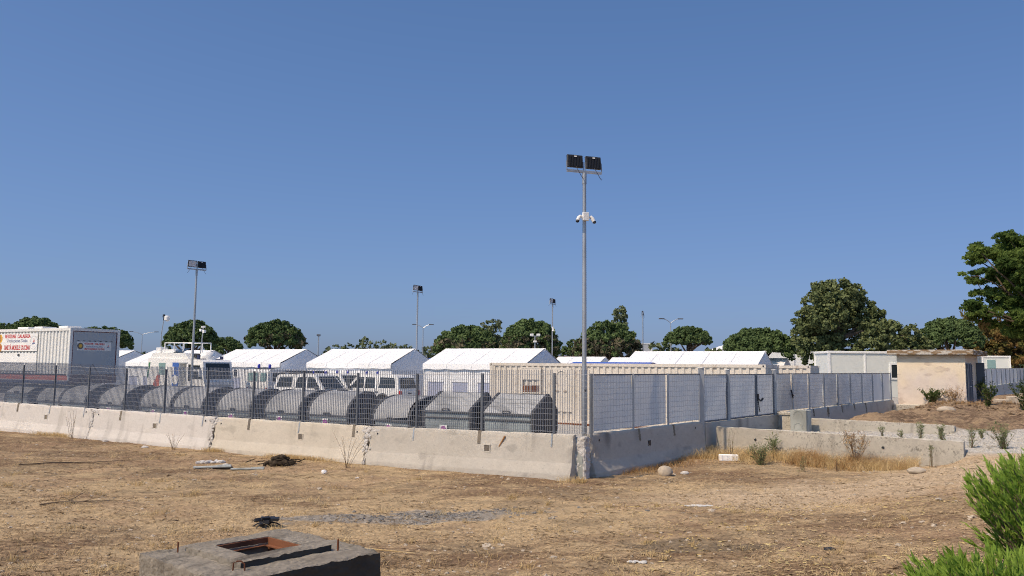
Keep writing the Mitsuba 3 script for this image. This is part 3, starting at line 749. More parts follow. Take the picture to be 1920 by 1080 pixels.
for z, m in ((z1 - .46, 'mat_yellow'), (z1 - .90, 'mat_orange')):
    part(h, 'round_emblem', MB().disc((-5.72, -.004, z), .21, 1, .008, 28), m)
    part(h, 'round_emblem_core', MB().disc((-5.72, -.010, z), .12, 1, .008, 20).box((-5.72, -.010, z + .02), (.05, .012, .36)), 'mat_letter_red' if m == 'mat_orange' else 'mat_orange')
part(k, 'stripe', MB().span((-Lt, -.006, z0 + .02), (-.02, .012, z0 + .235)), 'mat_red', label='red stripe along the lower edge')
part(k, 'stripe', MB().span((-Lt, -.01, z0 - .14), (-.02, .02, z0 - .005)), 'mat_navy', label='navy stripe below the red one')
# end wall
e = part(k, 'rear_door', MB().span((-.07, .18, z0 + .30), (-.035, Wt - .18, z1 - .16)), 'mat_grey_panel')
b = MB().span((-.06, .14, z0 + .2), (-.02, .18, z1 - .12)).span((-.06, Wt - .18, z0 + .2), (-.02, Wt - .14, z1 - .12)).span((-.06, .18, z1 - .16), (-.02, Wt - .18, z1 - .12))
part(e, 'gasket', b, 'mat_maroon')
b = MB()
for y in np.linspace(.42, Wt - .42, 7): b.box((-.03, y, z1 - .58), (.02, .10, .03))
part(e, 'hinge', b, 'mat_bin_rail')
X, Y, Z = (0, 1, 0), (0, 0, 1), (1, 0, 0)
part(e, 'sign_board', MB().span((-.036, .38, z1 - 1.02), (-.028, 2.06, z1 - .62)), 'mat_white_dirty')
part(e, 'lettering', text_mb('REGIONE  CALABRIA', .085, True, 1.0, X, Y, Z, (-.028, 1.23, z1 - .75)), 'mat_letter_red')
part(e, 'lettering', text_mb('Protezione Civile', .075, False, .8, X, Y, Z, (-.028, 1.23, z1 - .87)), 'mat_letter_blue')
part(e, 'lettering', text_mb('UNITÀ MOBILE CUCINA', .085, True, 1.02, X, Y, Z, (-.028, 1.23, z1 - .99)), 'mat_letter_red')
part(e, 'round_emblem', MB().disc((-.024, .53, z1 - .82), .15, 0, .008, 24), 'mat_bracket')
part(e, 'round_emblem_core', MB().disc((-.019, .53, z1 - .82), .08, 0, .008, 20), 'mat_yellow')
emblem_side(e, 1.92, z1 - .84, .11, 'end', False, -.028)
part(k, 'rear_sill', MB().span((-.10, .1, z0 - .12), (.02, Wt - .1, z0 + .28)), 'mat_maroon')
part(k, 'roof', MB().span((-Lt + .05, .05, z1 - .06), (-.05, Wt - .05, z1 - .03)), 'mat_white_dirty')
for x0, x1 in ((-1.6, -.9), (-3.6, -2.9), (-5.0, -4.1)):
    part(k, 'roof_vent', MB().span((x0, .4, z1), (x1, 1.1, z1 + .12), ch=.02), 'mat_white')
ch_ = MB().span((-Lt + .3, .7, .95), (-.2, .85, z0 - .02)).span((-Lt + .3, Wt - .85, .95), (-.2, Wt - .7, z0 - .02))
for x in np.arange(-Lt + 1, 0, 1.6): ch_.span((x, .2, 1.2), (x + .1, Wt - .2, z0 - .02))
part(k, 'chassis', ch_, 'mat_bin_rail')
for x in (-1.7, -3.0, -4.3):
    for y in (.3, Wt - .3):
        w_ = part(k, 'wheel', MB().disc((x, y, .5), .5, 1, .32, 24), 'mat_rubber')
        part(w_, 'rim', MB().disc((x, y, .5), .28, 1, .34, 20), 'mat_galv')
st = MB()
for y in (.35, .95):
    st.bar((.02, y + .2, z0 + .75), (2.2, y + .2, .5), .045, .045); st.bar((.02, y + .2, z0 + .25), (2.0, y + .2, .12), .05, .09)
for j in range(5): st.box((.25 + j * .42, .85, z0 - .1 - j * .34), (.26, .6, .03))
part(k, 'stair', st, 'mat_bin_rail')

# ------------------------------------------------------------------ wheeled refuse bins
def bin_profile(kind):
    if kind == 'flat': lid = [(-.04, 1.03), (.02, 1.09), (.92, 1.56), (1.02, 1.60), (1.12, 1.55), (1.62, 1.11), (1.64, 1.03)]
    else: lid = [(-.05, .70)] + [(1.20 - 1.25 * math.cos(g), .70 + .80 * math.sin(g)) for g in np.linspace(.10, 1.50, 12)] + [(1.34, 1.48), (1.50, 1.36), (1.62, 1.08), (1.64, .9)]
    return lid
def make_bin(loc, rz, kind, label, squash=1.0, skew=0.0, sticker=True, Wd=1.78):
    k = thing('refuse_bin', label, 'refuse bin', loc, rz, None)
    x1 = -.0; x0 = -Wd
    hb = 1.02 if kind == 'flat' else .70
    body = MB().prism([(.10, .18), (0, .56), (0, hb), (1.60, .92), (1.60, .56), (1.50, .18)], x0 + .06, x1 - .06, 'yz')
    part(k, 'body', body, 'mat_bin_body')
    part(k, 'rail', MB().span((x0 + .02, -.06, hb - .06), (x1 - .02, .02, hb + .01), ch=.012), 'mat_bin_rail')
    part(k, 'rail', MB().span((x0 + .04, -.045, hb - .24), (x1 - .04, .02, hb - .18), ch=.012), 'mat_bin_rail')
    rb = MB()
    for j in range(7):
        x = x0 + .22 + j * (Wd - .44) / 6
        rb.bar((x, -.005, hb - .26), (x, .075, .28), .03, .03)
    part(k, 'rib', rb, 'mat_bin_body')
    lid = bin_profile(kind)
    lp = Polygon(lid)
    n = 14; xs = np.linspace(x0 + .05, x1 - .05, n); m = len(lid)
    v = np.array([[x, y, z * 1.0] for x in xs for y, z in lid])
    dent = (meshkit.fbm(np.array([[x * 1.5 + loc[0] * 3, y * 1.5, loc[1]] for x, y, z in v]), 2, 5) - .5) * .07
    v[:, 2] += dent * (v[:, 2] > hb + .07)
    if skew: v[:, 2] += skew * (v[:, 0] - x0) / Wd * S(1.2, -.1, v[:, 1])
    f = [[i * m + j, (i + 1) * m + j, (i + 1) * m + j + 1, i * m + j + 1] for i in range(n - 1) for j in range(m - 1)]
    lk = part(k, 'lid', MB().add(v, f), 'mat_bin_lid' if kind == 'flat' else ('mat_bin_lid_round', 'mat_bin_lid_pale')[int(label.count('e') % 2)], smooth=30)
    lb = MB()
    if kind == 'flat':
        for g in (.25, .5, .75): lb.bar((x0 + .06, .02 + .9 * g - .006, 1.09 + .47 * g + .004), (x1 - .06, .02 + .9 * g - .006, 1.09 + .47 * g + .004), .02, .014)
        part(lk, 'lid_rib', lb, 'mat_bin_lid')
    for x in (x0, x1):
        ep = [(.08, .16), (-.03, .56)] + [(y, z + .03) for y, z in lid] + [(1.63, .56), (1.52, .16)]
        part(k, 'end_panel', MB().prism(ep, x - .05, x + .05, 'yz'), 'mat_shaded_plastic')
    xm = (x0 + x1) / 2
    part(k, 'handle', MB().tube([(xm - .14, -.05, hb + .03), (xm - .10, -.10, hb + .08), (xm + .10, -.10, hb + .08), (xm + .14, -.05, hb + .03)], .028, 6), 'mat_bin_rail')
    part(k, 'hinge', MB().tube([(x0 + .02, 1.04 if kind == 'flat' else 1.22, 1.56 if kind == 'flat' else 1.46), (x1 + .03, 1.04 if kind == 'flat' else 1.22, 1.56 if kind == 'flat' else 1.46)], .05, 8), 'mat_bin_rail')
    if sticker:
        s = part(k, 'sticker', MB().box((xm - .1, -.035, .43), (.28, .012, .28)), 'mat_white')
        part(s, 'disc', MB().tube([(xm - .1, -.039, .43), (xm - .1, -.05, .43)], .11, 20), 'mat_purple')
    part(k, 'pedal_bar', MB().tube([(x0 + .15, -.06, .24), (x1 - .15, -.06, .24)], .025, 6), 'mat_bin_rail')
    part(k, 'foot', MB().box((x0 + .2, .3, .09), (.14, .2, .2)).box((x1 - .2, .3, .09), (.14, .2, .2)).box((x0 + .2, 1.2, .09), (.14, .2, .2)).box((x1 - .2, 1.2, .09), (.14, .2, .2)), 'mat_black')
    return k
B0 = np.array([.66, 24.8])
bins = [(0, 'flat', 'straight-lidded grey refuse bin nearest the floodlight pole, its dark end fully in view', 0),
        (2.24, 'flat', 'straight-lidded grey refuse bin second from the right end of the row', 0),
        (4.62, 'round', 'damaged refuse bin with a tilted lid, third from the right end of the row', .0),
        (7.30, 'round', 'rounded refuse bin in front of the left pickup hood, fourth from the right end', 0),
        (9.59, 'round', 'rounded refuse bin in front of the left pickup doors, fifth from the right end', 0),
        (12.1, 'round', 'rounded refuse bin in front of the white van, sixth from the right end', 0),
        (14.75, 'round', 'rounded refuse bin below the windscreen of the camper van, seventh from the right end', 0),
        (16.65, 'round', 'rounded refuse bin below the side door of the camper van, eighth from the right end', 0),
        (19.7, 'round', 'rounded refuse bin left of the camper van, at the foot of the metal stair', 0),
        (22.3, 'round', 'rounded refuse bin under the grey end of the kitchen trailer', 0),
        (24.25, 'round', 'rounded refuse bin below the front right corner of the kitchen trailer', 0),
        (26.7, 'flat', 'dark refuse bin below the lettering of the kitchen trailer, leftmost of the row', 0)]
for i, (t, kind, lab, sk_) in enumerate(bins):
    p = B0 - U * t
    lo = -.10 if i == 2 else 0
    make_bin((p[0], p[1], gz(p[0], p[1]) + .05 + lo), GA + math.radians([0, 1.5, -9, 2, -2, 1, -1.5, 3, -2.5, 1.5, -1, 2][i]), kind, lab, skew=.13 if i == 2 else 0, sticker=1 <= i < 9)

# ------------------------------------------------------------------ relief tents
def make_tent(loc, L, label, Wd=4.4, eave=2.5, ridge=3.42, seed=0, windows=True, small=False):
    k = thing('relief_tent', label, 'tent', loc, GA)
    n = 22; xs = np.linspace(-L, 0, n)
    def slope(side):
        ys = np.linspace(-.12, Wd / 2, 9)
        v = []
        for x in xs:
            bay = abs(math.sin((x / L) * math.pi * 4))
            for y in ys:
                g = (y + .12) / (Wd / 2 + .12)
                z = eave + (ridge - eave) * g - .04 * math.sin(g * math.pi) * bay - .010 * bay * g
                v.append((x, y if side > 0 else Wd - y, z))
        m = len(ys)
        f = [[i * m + j, (i + 1) * m + j, (i + 1) * m + j + 1, i * m + j + 1] for i in range(n - 1) for j in range(m - 1)]
        return np.array(v), np.array(f) if side > 0 else np.array(f)[:, ::-1]
    for s_ in (1, -1):
        r_ = part(k, 'roof_sheet', slope(s_), 'mat_tent', smooth=True)
        y = -.125 if s_ > 0 else Wd + .125
        v = np.array([(x, y + (.012 * math.sin(i * 1.7)) - .02 * z_, eave - .30 * z_ + .02 * math.sin(i * 1.57) * z_) for i, x in enumerate(xs) for z_ in (0, 1)])
        f = np.array([[2 * i, 2 * i + 1, 2 * i + 3, 2 * i + 2] for i in range(n - 1)])
        part(r_, 'valance', (v, f), 'mat_tent', smooth=True)
    sm = MB()
    nb_ = max(2, round(L / 1.65))
    for i in range(1, nb_):
        x = -L + i * L / nb_
        for s_ in (1, -1):
            y0 = -.12 if s_ > 0 else Wd + .12
            sm.bar((x, y0, eave + .012), (x, Wd / 2, ridge - .004), .035, .008)
            sm.bar((x, y0 - .012 * s_, eave + .02), (x + .01, y0 - .016 * s_, eave - .2), .05, .012)
    part(k, 'seam', sm, 'mat_tent_seam')
    gr = MB()
    for i in range(nb_ + 1):
        x = -L + i * L / nb_
        gr.tube([(x, -.1, eave - .02), (x + .05, -1.5, .02)], .008, 4, cap=False)
    if windows: part(k, 'guy_rope', gr, 'mat_letter_grey')
    for x in (-.02, -L + .02):
        gk_ = part(k, 'gable', MB().prism([(0, 0), (0, eave - .03), (Wd / 2, ridge - .04), (Wd, eave - .03), (Wd, 0)], x - .012, x + .012, 'yz'), 'mat_tent')
    part(gk_.replace('gable_001', 'gable'), 'tie_strap', MB().bar((.01, Wd / 2 - .05, ridge - .1), (.02, Wd / 2 - .4, ridge - .62), .05, .012), 'mat_tent')
    for y in (0, Wd):
        part(k, 'side_wall', MB().span((-L + .04, y - .012, 0), (-.04, y + .012, eave - .02)), 'mat_tent')
    if windows:
        nb = max(2, round(L / 1.65)); step = L / nb
        for i in range(nb):
            x = -L + (i + .5) * step
            w_ = part(k, 'window', MB().box((x, -.018, 1.02), (.98, .012, .90)), 'mat_tent_window')
            part(w_, 'blind_roll', MB().tube([(x - .55, -.035, 1.50), (x + .55, -.035, 1.50)], .022, 6), 'mat_letter_grey')
            part(k, 'pole', MB().tube([(-L + (i) * step + .02, -.03, 0), (-L + i * step + .02, -.03, eave)], .03, 6), 'mat_white')
    part(k, 'ridge_pole', MB().tube([(-L - .05, Wd / 2, ridge - .06), (.06, Wd / 2, ridge - .06)], .03, 6), 'mat_white')
    return k
T3 = np.array([-6.93, 47.0])
for i, (du, lab) in enumerate(((-26.55, 'white tent whose grey gable shows right behind the kitchen trailer'), (-17.7, 'white tent behind the left part of the camper van'),
                               (-8.85, 'white tent behind the white van, between the camper van and the pickups'), (0, 'white tent behind the pickup, with its grey gable in full view'),
                               (8.85, 'white tent left of and behind the tan container'))):
    p = T3 + U * du
    make_tent((p[0], p[1], .2 if i > 1 else .15), 6.6, lab, seed=i)
p = np.array([14.96, 47.4]) - W * 2.2
make_tent((p[0], p[1], .22), 8.1, 'long white tent rising over the right half of the tan container', seed=7)
for (x, y, L, z, lab) in ((8.3, 71.0, 4.6, .1, 'distant white tent ridge just right of the floodlight pole'), (13.2, 68.0, 5.0, .05, 'distant white tent behind the left end of the long tent'),
                          (3.6, 68.0, 4.0, .05, 'small white tent ridge left of the floodlight pole'), (27.4, 80.0, 4.6, .25, 'distant white tent between the long tent and the white cabin')):
    p = np.array([x, y]) - W * 2.2
    make_tent((p[0], p[1], z), L, lab, windows=False)
# blue tarpaulin shelters
def shelter(loc, L, Wd, zr, ze, label):
    k = thing('tarpaulin_shelter', label, 'shelter', loc, GA)
    b = MB()
    for s_ in (0, 1):
        y0, y1 = (0, Wd / 2) if s_ == 0 else (Wd, Wd / 2)
        b.add([(-L, y0, ze), (0, y0, ze), (0, y1, zr), (-L, y1, zr), (-L, y0, ze - .03), (0, y0, ze - .03), (0, y1, zr - .03), (-L, y1, zr - .03)],
              [[0, 1, 2, 3], [4, 7, 6, 5], [0, 4, 5, 1], [0, 3, 7, 4], [1, 5, 6, 2], [3, 2, 6, 7]])
    part(k, 'tarpaulin', b, 'mat_tarp_blue')
    for x in (-L + .1, -.1):
        for y in (.1, Wd - .1): part(k, 'pole', MB().tube([(x, y, 0), (x, y, ze)], .04, 6), 'mat_galv')
shelter((6.75, 41.2, .2), 4.6, 3.0, 2.68, 2.45, 'blue tarpaulin shelter seen over the tan container beside the floodlight pole')
shelter((-5.0, 56.5, .2), 3.0, 3.4, 2.95, 2.55, 'blue tarpaulin shelter showing between the pickup tent and the container tent')
shelter((-13.6, 62.5, .1), 3.0, 3.4, 3.05, 2.65, 'blue tarpaulin shelter showing between the two tents behind the pickups')

# ------------------------------------------------------------------ vehicles
def wheel(k, x, y, r=.36, w=.24, m='mat_rubber'):
    g = np.linspace(0, 2 * np.pi, 25)
    wk = part(k, 'wheel', MB().disc((x, y, r), r, 1, w, 26), m)
    part(wk, 'rim', MB().disc((x, y - .0, r), r * .6, 1, w + .02, 20), 'mat_galv')
def taper_hw(z, hw, zb, zt, ins): return hw - ins * np.clip((z - zb) / (zt - zb), 0, 1)
def make_pickup(loc, rz, label, beacons=True, canopy=True, dark_roof=False):
    k = thing('pickup', label, 'pickup', loc, rz)
    place[k] = place[k].scale([1, 1, 1.075])
    Wd = 1.76; hw = Wd / 2
    # x forward, rear bumper at x=0, right side at y=0 .. left side at y=Wd
    bodyp = Polygon([(0.05, .42), (0.02, 1.02), (3.30, 1.05), (3.50, 1.03), (4.80, .95), (4.93, .85), (4.97, .45), (4.85, .32), (.15, .36)])
    for wx_ in (1.10, 4.05): bodyp = bodyp.difference(Point(wx_, .40).buffer(.43, 12))
    b = MB().prism(bodyp, 0.02, Wd - .02, 'xz'); part(k, 'body', b, 'mat_white')
    arch = MB()
    for wx_ in (1.10, 4.05):
        for y in (.0, Wd):
            arch.tube([(wx_ + .45 * math.cos(g), y, .40 + .45 * math.sin(g)) for g in np.linspace(0, math.pi, 14)], .035, 6)
    part(k, 'wheel_arch', arch, 'mat_bin_rail')
    for wx_ in (1.10, 4.05):
        for y in (.14, Wd - .14): wheel(k, wx_, y)
    def house(pr):
        m = MB().prism(Polygon(pr), 0.0, Wd, 'xz'); v, f = m.mesh()
        t = np.clip((v[:, 2] - 1.03) / .75, 0, 1) * .15
        v[:, 1] = np.where(v[:, 1] > hw, v[:, 1] - t - .03, v[:, 1] + t + .03)
        return v, f
    part(k, 'cab', house([(1.55, 1.03), (1.55, 1.70), (1.75, 1.77), (2.75, 1.76), (2.95, 1.71), (3.62, 1.03)]), 'mat_white')
    if canopy:
        part(k, 'canopy', house([(.04, 1.02), (.10, 1.05), (.22, 1.64), (.40, 1.74), (1.38, 1.76), (1.50, 1.70), (1.50, 1.02)]), 'mat_white')
    def pane(pr, nm='window'):
        for y in (0, 1):
            m = MB().prism(Polygon(pr), 0, .02, 'xz'); v, f = m.mesh()
            t = np.clip((v[:, 2] - 1.03) / .75, 0, 1) * .15 + .03
            v[:, 1] = (t - .012 + v[:, 1]) if y == 0 else (Wd - t + .012 - v[:, 1])
            part(k, nm, (v, f), 'mat_glass_dark')
    pane([(.30, 1.12), (.46, 1.62), (1.36, 1.64), (1.40, 1.12)])
    pane([(1.68, 1.10), (1.72, 1.62), (2.36, 1.64), (2.36, 1.10)])
    pane([(2.46, 1.10), (2.46, 1.64), (2.86, 1.62), (3.36, 1.10)])
    # windscreen and rear window
    m = MB().add([(3.60, .17, 1.07), (3.60, Wd - .17, 1.07), (3.03, Wd - .28, 1.66), (3.03, .28, 1.66)], [[0, 1, 2, 3]])
    v, f = m.mesh(); v[:, 0] += .02; part(k, 'windscreen', (np.vstack([v, v - [.02, 0, .01]]), np.vstack([f, f[:, ::-1] + 4])), 'mat_glass_dark')
    m = MB().add([(.085, .20, 1.12), (.085, Wd - .20, 1.12), (.21, Wd - .28, 1.60), (.21, .28, 1.60)], [[0, 3, 2, 1]])
    v, f = m.mesh(); v[:, 0] -= .02; part(k, 'rear_window', (np.vstack([v, v + [.02, 0, .01]]), np.vstack([f, f[:, ::-1] + 4])), 'mat_glass_dark')
    part(k, 'bumper', MB().span((-.12, .08, .40), (.06, Wd - .08, .58), ch=.03), 'mat_galv')
    part(k, 'bumper', MB().span((4.90, .05, .38), (5.05, Wd - .05, .62), ch=.05), 'mat_bin_rail')
    part(k, 'tailgate', MB().span((-.02, .18, .60), (.05, Wd - .18, 1.0), ch=.02), 'mat_white')
    part(k, 'tailgate_handle', MB().box((-.03, hw, .86), (.03, .22, .07)), 'mat_bin_rail')
    for y in (.075, Wd - .075):
        part(k, 'tail_light', MB().box((.0, y, .80), (.12, .17, .40), ch=.02), 'mat_tail')
        part(k, 'headlight', MB().box((4.88, y + (.14 if y < 1 else -.14), .80), (.16, .36, .20), ch=.03), 'mat_lampglass')
    part(k, 'grille', MB().box((4.93, hw, .78), (.08, .85, .18)), 'mat_bin_rail')
    part(k, 'bonnet_scoop', MB().span((4.0, hw - .3, .98), (4.35, hw + .3, 1.06), ch=.03), 'mat_bin_rail')
    for y in (-.005, Wd + .005):
        s = -1 if y < 1 else 1
        for x in (2.36, 1.60): part(k, 'door_handle', MB().box((x - .08, y, .93), (.20, .05, .05)), 'mat_bin_rail')
        part(k, 'mirror', MB().box((3.28, y + s * .12, 1.13), (.12, .20, .18), ch=.03), 'mat_bin_rail')
        part(k, 'door_emblem', MB().disc((2.06 if loc[0] < -8 else 2.1, y + s * -.012, .74), .14, 1, .04, 20), 'mat_tail')
        part(k, 'door_seam', MB().box((2.41, y - s * .012, .78), (.02, .025, .62)).box((1.60, y - s * .012, .78), (.02, .025, .62)).box((3.32, y - s * .012, .78), (.02, .025, .62)), 'mat_letter_grey')
        part(k, 'side_step', MB().box((2.5, y + s * .03, .36), (1.7, .14, .06)), 'mat_bin_rail')
    if dark_roof:
        part(k, 'roof_rack', MB().span((.3, .25, 1.79), (2.6, .30, 1.86)).span((.3, Wd - .30, 1.79), (2.6, Wd - .25, 1.86)).box((.6, hw, 1.86), (.05, 1.3, .04)).box((1.5, hw, 1.86), (.05, 1.3, .04)).box((2.4, hw, 1.86), (.05, 1.3, .04)).box((1.5, hw, 1.89), (1.9, .9, .05)), 'mat_black')
    if beacons:
        for y in (.42, Wd - .42): part(k, 'beacon', MB().tube([(2.55, y, 1.76), (2.55, y, 1.88), (2.55, y, 1.93)], [.075, .075, .05], 12), 'mat_beacon')
    return k
def flip_loc(p, L=0): return p
GP = .2
p4 = np.array([-12.74, 43.0])
make_pickup((p4[0], p4[1], GP), GA, 'white double-cab pickup with a dark roof rack, facing right behind the bins', dark_roof=True, beacons=True)
p5 = grid((-12.9, 48.07), .1, .35)
make_pickup((p5[0], p5[1], GP), GA, 'white pickup half hidden behind the one with the dark roof rack', beacons=True)
# facing left: its rear near corner is given; turned half round about the rear
p6 = np.array([-5.8, 42.0]) + W * 1.76
make_pickup((p6[0], p6[1], GP), GA + math.pi, 'white pickup facing left, tail light and tailgate in view, in front of the tent gable')
# van with its back to the viewer: x forward = W
pv = grid((-14.67, 48.0), .3, 0)
k = thing('van', 'boxy white van seen from behind with two blue beacons on the roof', 'van', (pv[0], pv[1], GP), GA + math.pi / 2)
# here x runs away from the viewer, y to the left; right side at y=0
prof = [(0.02, .40), (0, 1.2), (.06, 1.95), (.2, 2.08), (3.2, 2.08), (3.5, 1.95), (3.8, 1.25), (4.5, 1.1), (4.55, .40)]
bp = Polygon(prof)
for wx_ in (.95, 3.65): bp = bp.difference(Point(wx_, .38).buffer(.42, 12))
part(k, 'body', MB().prism(bp, 0, 1.80, 'xz'), 'mat_white')
part(k, 'rear_window', MB().box((-.0, 1.25, 1.62), (.05, .85, .52), ch=.02), 'mat_glass_teal')
part(k, 'rear_window', MB().box((.0, .40, 1.62), (.05, .45, .52), ch=.02), 'mat_glass_teal')
part(k, 'spare_cover', MB().prism([(.95, .66), (1.5, .66), (1.42, 1.0), (1.03, 1.0)], -.10, .02, 'yz'), 'mat_black')
part(k, 'side_window', MB().box((.9, -.003, 1.62), (1.0, .02, .5)).box((2.2, -.003, 1.62), (1.1, .02, .5)).box((3.2, -.003, 1.58), (.5, .02, .46)), 'mat_glass_dark')
part(k, 'side_window', MB().box((.9, 1.803, 1.62), (1.0, .02, .5)).box((2.2, 1.803, 1.62), (1.1, .02, .5)), 'mat_glass_dark')
part(k, 'door_seam', MB().box((-.005, .80, 1.15), (.03, .02, 1.5)), 'mat_letter_grey')
for y in (.10, 1.70): part(k, 'tail_light', MB().box((.0, y, .85), (.06, .10, .32)), 'mat_tail')
part(k, 'bumper', MB().span((-.1, .05, .38), (.06, 1.75, .55), ch=.02), 'mat_bin_rail')
part(k, 'light_bar', MB().box((.55, .9, 2.12), (.18, 1.5, .06)), 'mat_black')
for y in (.45, 1.35): part(k, 'beacon', MB().tube([(.55, y, 2.13), (.55, y, 2.34), (.55, y, 2.40)], [.085, .085, .05], 12), 'mat_beacon')
for wx_ in (.95, 3.65):
    for y in (.14, 1.66): wheel(k, wx_, y, .36, .22)
# camper van / mobile unit: x = 0 at the front, body to -L; side towards the viewer at y=0
PCV = np.array([-17.5, 46.0])
k = thing('camper_van', 'white high-roofed camper van with coloured side stripes, roof rail and satellite dome', 'camper van', (PCV[0], PCV[1], GP), GA)
Lc, Wc = 4.95, 2.05
bp = Polygon([(-Lc, .45), (-Lc, 2.62), (-Lc + .1, 2.72), (-.35, 2.62), (-.12, 2.50), (.02, 1.45), (.14, 1.35), (.16, .5), (0, .38), (-Lc + .1, .40)])
for wx_ in (-.85, -3.9): bp = bp.difference(Point(wx_, .40).buffer(.44, 12))
cut = sbox(-2.15, 0, -1.50, 4)
b = MB().prism(bp.difference(cut), 0, Wc, 'xz').prism(bp.intersection(cut), 1.25, Wc, 'xz')
b.prism(bp.intersection(sbox(-2.15, 0, -1.50, .55)), 0, 1.25, 'xz').prism(bp.intersection(sbox(-2.15, 2.40, -1.50, 4)), 0, 1.25, 'xz')
part(k, 'body', b, 'mat_white')
part(k, 'cabinet', MB().span((-2.13, .7, .56), (-1.9, 1.24, 1.5)).span((-1.8, .95, .56), (-1.52, 1.24, 2.2)), 'mat_grey_panel')
part(k, 'raised_roof', MB().prism([(-Lc + .02, 2.70), (-Lc + .18, 3.02), (-1.9, 3.0), (-1.5, 2.66)], .14, Wc - .14, 'xz'), 'mat_white_dirty')
part(k, 'windscreen', MB().add([(.035, .14, 1.52), (.035, Wc - .14, 1.52), (-.085, Wc - .18, 2.42), (-.085, .18, 2.42), (-.02, .14, 1.50), (-.02, Wc - .14, 1.50), (-.14, Wc - .18, 2.42), (-.14, .18, 2.42)], [[0, 1, 2, 3], [4, 7, 6, 5], [0, 4, 5, 1], [1, 5, 6, 2], [2, 6, 7, 3], [3, 7, 4, 0]]), 'mat_glass_dark')
part(k, 'grille', MB().box((.155, Wc / 2, .98), (.04, 1.5, .46), ch=.01), 'mat_grey_panel')
part(k, 'bumper', MB().span((.02, .04, .42), (.24, Wc - .04, .68), ch=.04), 'mat_bin_rail')
for y in (.2, Wc - .2): part(k, 'headlight', MB().box((.15, y, 1.0), (.06, .28, .2)), 'mat_lampglass')
dk = part(k, 'cab_door', MB().span((-1.08, -.02, .62), (-.16, .01, 2.42), ch=.008), 'mat_white')
part(dk, 'window', MB().prism([(-1.0, 1.5), (-1.0, 1.95), (-.24, 1.95), (-.12, 1.5)], -.03, -.018, 'xz'), 'mat_glass_dark')
part(dk, 'window', MB().prism([(-1.0, 2.06), (-1.0, 2.3), (-.35, 2.3), (-.30, 2.06)], -.03, -.018, 'xz'), 'mat_glass_dark')
part(k, 'quarter_window', MB().prism([(-1.35, 1.4), (-1.35, 2.35), (-1.14, 2.35), (-1.14, 1.4)], -.012, .0, 'xz'), 'mat_glass_dark')
part(k, 'mirror', MB().box((-.02, -.24, 1.85), (.10, .22, .42), ch=.03).bar((-.1, 0, 1.85), (-.02, -.2, 1.85), .04, .04), 'mat_white')
part(k, 'mirror', MB().box((.0, Wc + .2, 1.85), (.10, .22, .42), ch=.03), 'mat_bin_rail')
part(k, 'sliding_door', MB().span((-2.60, -.05, .55), (-2.40, -.02, .56)).span((-2.2, -.03, 2.41), (-1.4, .0, 2.46)), 'mat_grey_panel')
part(k, 'blue_panel', MB().span((-2.72, -.016, .5), (-2.17, .0, 2.45)), 'mat_blue')
part(k, 'blue_panel_emblem', MB().disc((-2.42, -.02, 1.45), .27, 1, .012, 24).prism([(-2.70, 2.2), (-2.5, 2.2), (-2.55, 1.75), (-2.70, 1.72)], -.026, -.014, 'xz'), 'mat_white')
part(k, 'side_window', MB().span((-3.95, -.014, 1.72), (-3.35, .0, 2.42)), 'mat_glass_teal')
part(k, 'stripe', MB().prism([(-4.88, 2.45), (-4.72, 2.45), (-4.92, 1.5), (-4.94, 1.5)], -.013, 0, 'xz'), 'mat_green_paint')
part(k, 'stripe', MB().prism([(-4.05, 1.72), (-3.80, 1.72), (-3.85, 1.0), (-4.5, 1.0)], -.013, 0, 'xz'), 'mat_red')
part(k, 'stripe', MB().prism([(-4.52, .98), (-3.86, .98), (-3.90, .55), (-4.75, .55)], -.013, 0, 'xz'), 'mat_yellow')
b = MB(); yr = .35
for y in (.35, Wc - .35):
    b.bar((-3.95, y, 3.62), (-1.55, y, 3.62), .05, .05)
    for x in (-3.95, -3.1, -2.3, -1.55): b.bar((x, y, 2.66 if x > -1.7 else 2.96), (x, y, 3.62), .05, .05)
for x in (-3.95, -1.55): b.bar((x, .35, 3.62), (x, Wc - .35, 3.62), .05, .05)
part(k, 'roof_rail', b, 'mat_white')
part(k, 'satellite_dome', MB().tube([(-.95, 1.0, 2.60), (-.95, 1.0, 2.80), (-.95, 1.0, 2.98), (-.95, 1.0, 3.08), (-.95, 1.0, 3.12)], [.44, .46, .40, .26, .02], 22), 'mat_white', smooth=40)
part(k, 'roof_box', MB().span((-4.7, .3, 3.0), (-4.25, .8, 3.34), ch=.03).span((-4.2, .35, 3.0), (-3.0, .9, 3.22), ch=.03), 'mat_white')
part(k, 'solar_panel', MB().add([(-3.05, .2, 3.02), (-2.3, .2, 3.05), (-2.1, .75, 3.30), (-2.85, .75, 3.27), (-3.05, .2, 2.99), (-2.3, .2, 3.02), (-2.1, .75, 3.27), (-2.85, .75, 3.24)], [[0, 1, 2, 3], [4, 7, 6, 5], [0, 4, 5, 1], [1, 5, 6, 2], [2, 6, 7, 3], [3, 7, 4, 0]]), 'mat_glass_dark')
part(k, 'roof_vent', MB().span((-1.85, .5, 2.8), (-1.35, 1.1, 2.98), ch=.02), 'mat_black')
part(k, 'light_bar', MB().box((-.75, Wc / 2, 2.66), (.16, 1.7, .05)).box((-.75, .2, 2.78), (.14, .14, .22)).box((-.75, Wc - .2, 2.74), (.14, .14, .18)), 'mat_navy')
ms = part(k, 'mast', MB().tube([(-4.6, .55, 2.95), (-4.6, .55, 4.2), (-4.45, .55, 5.0)], [.035, .03, .022], 8), 'mat_galv')
part(ms, 'weather_sensor', MB().tube([(-4.45, .55, 4.98), (-4.45, .55, 5.28)], .035, 8).tube([(-4.6, .55, 5.2), (-4.3, .55, 5.22)], .02, 6).disc((-4.45, .55, 5.3), .07, 2, .1, 10), 'mat_black')
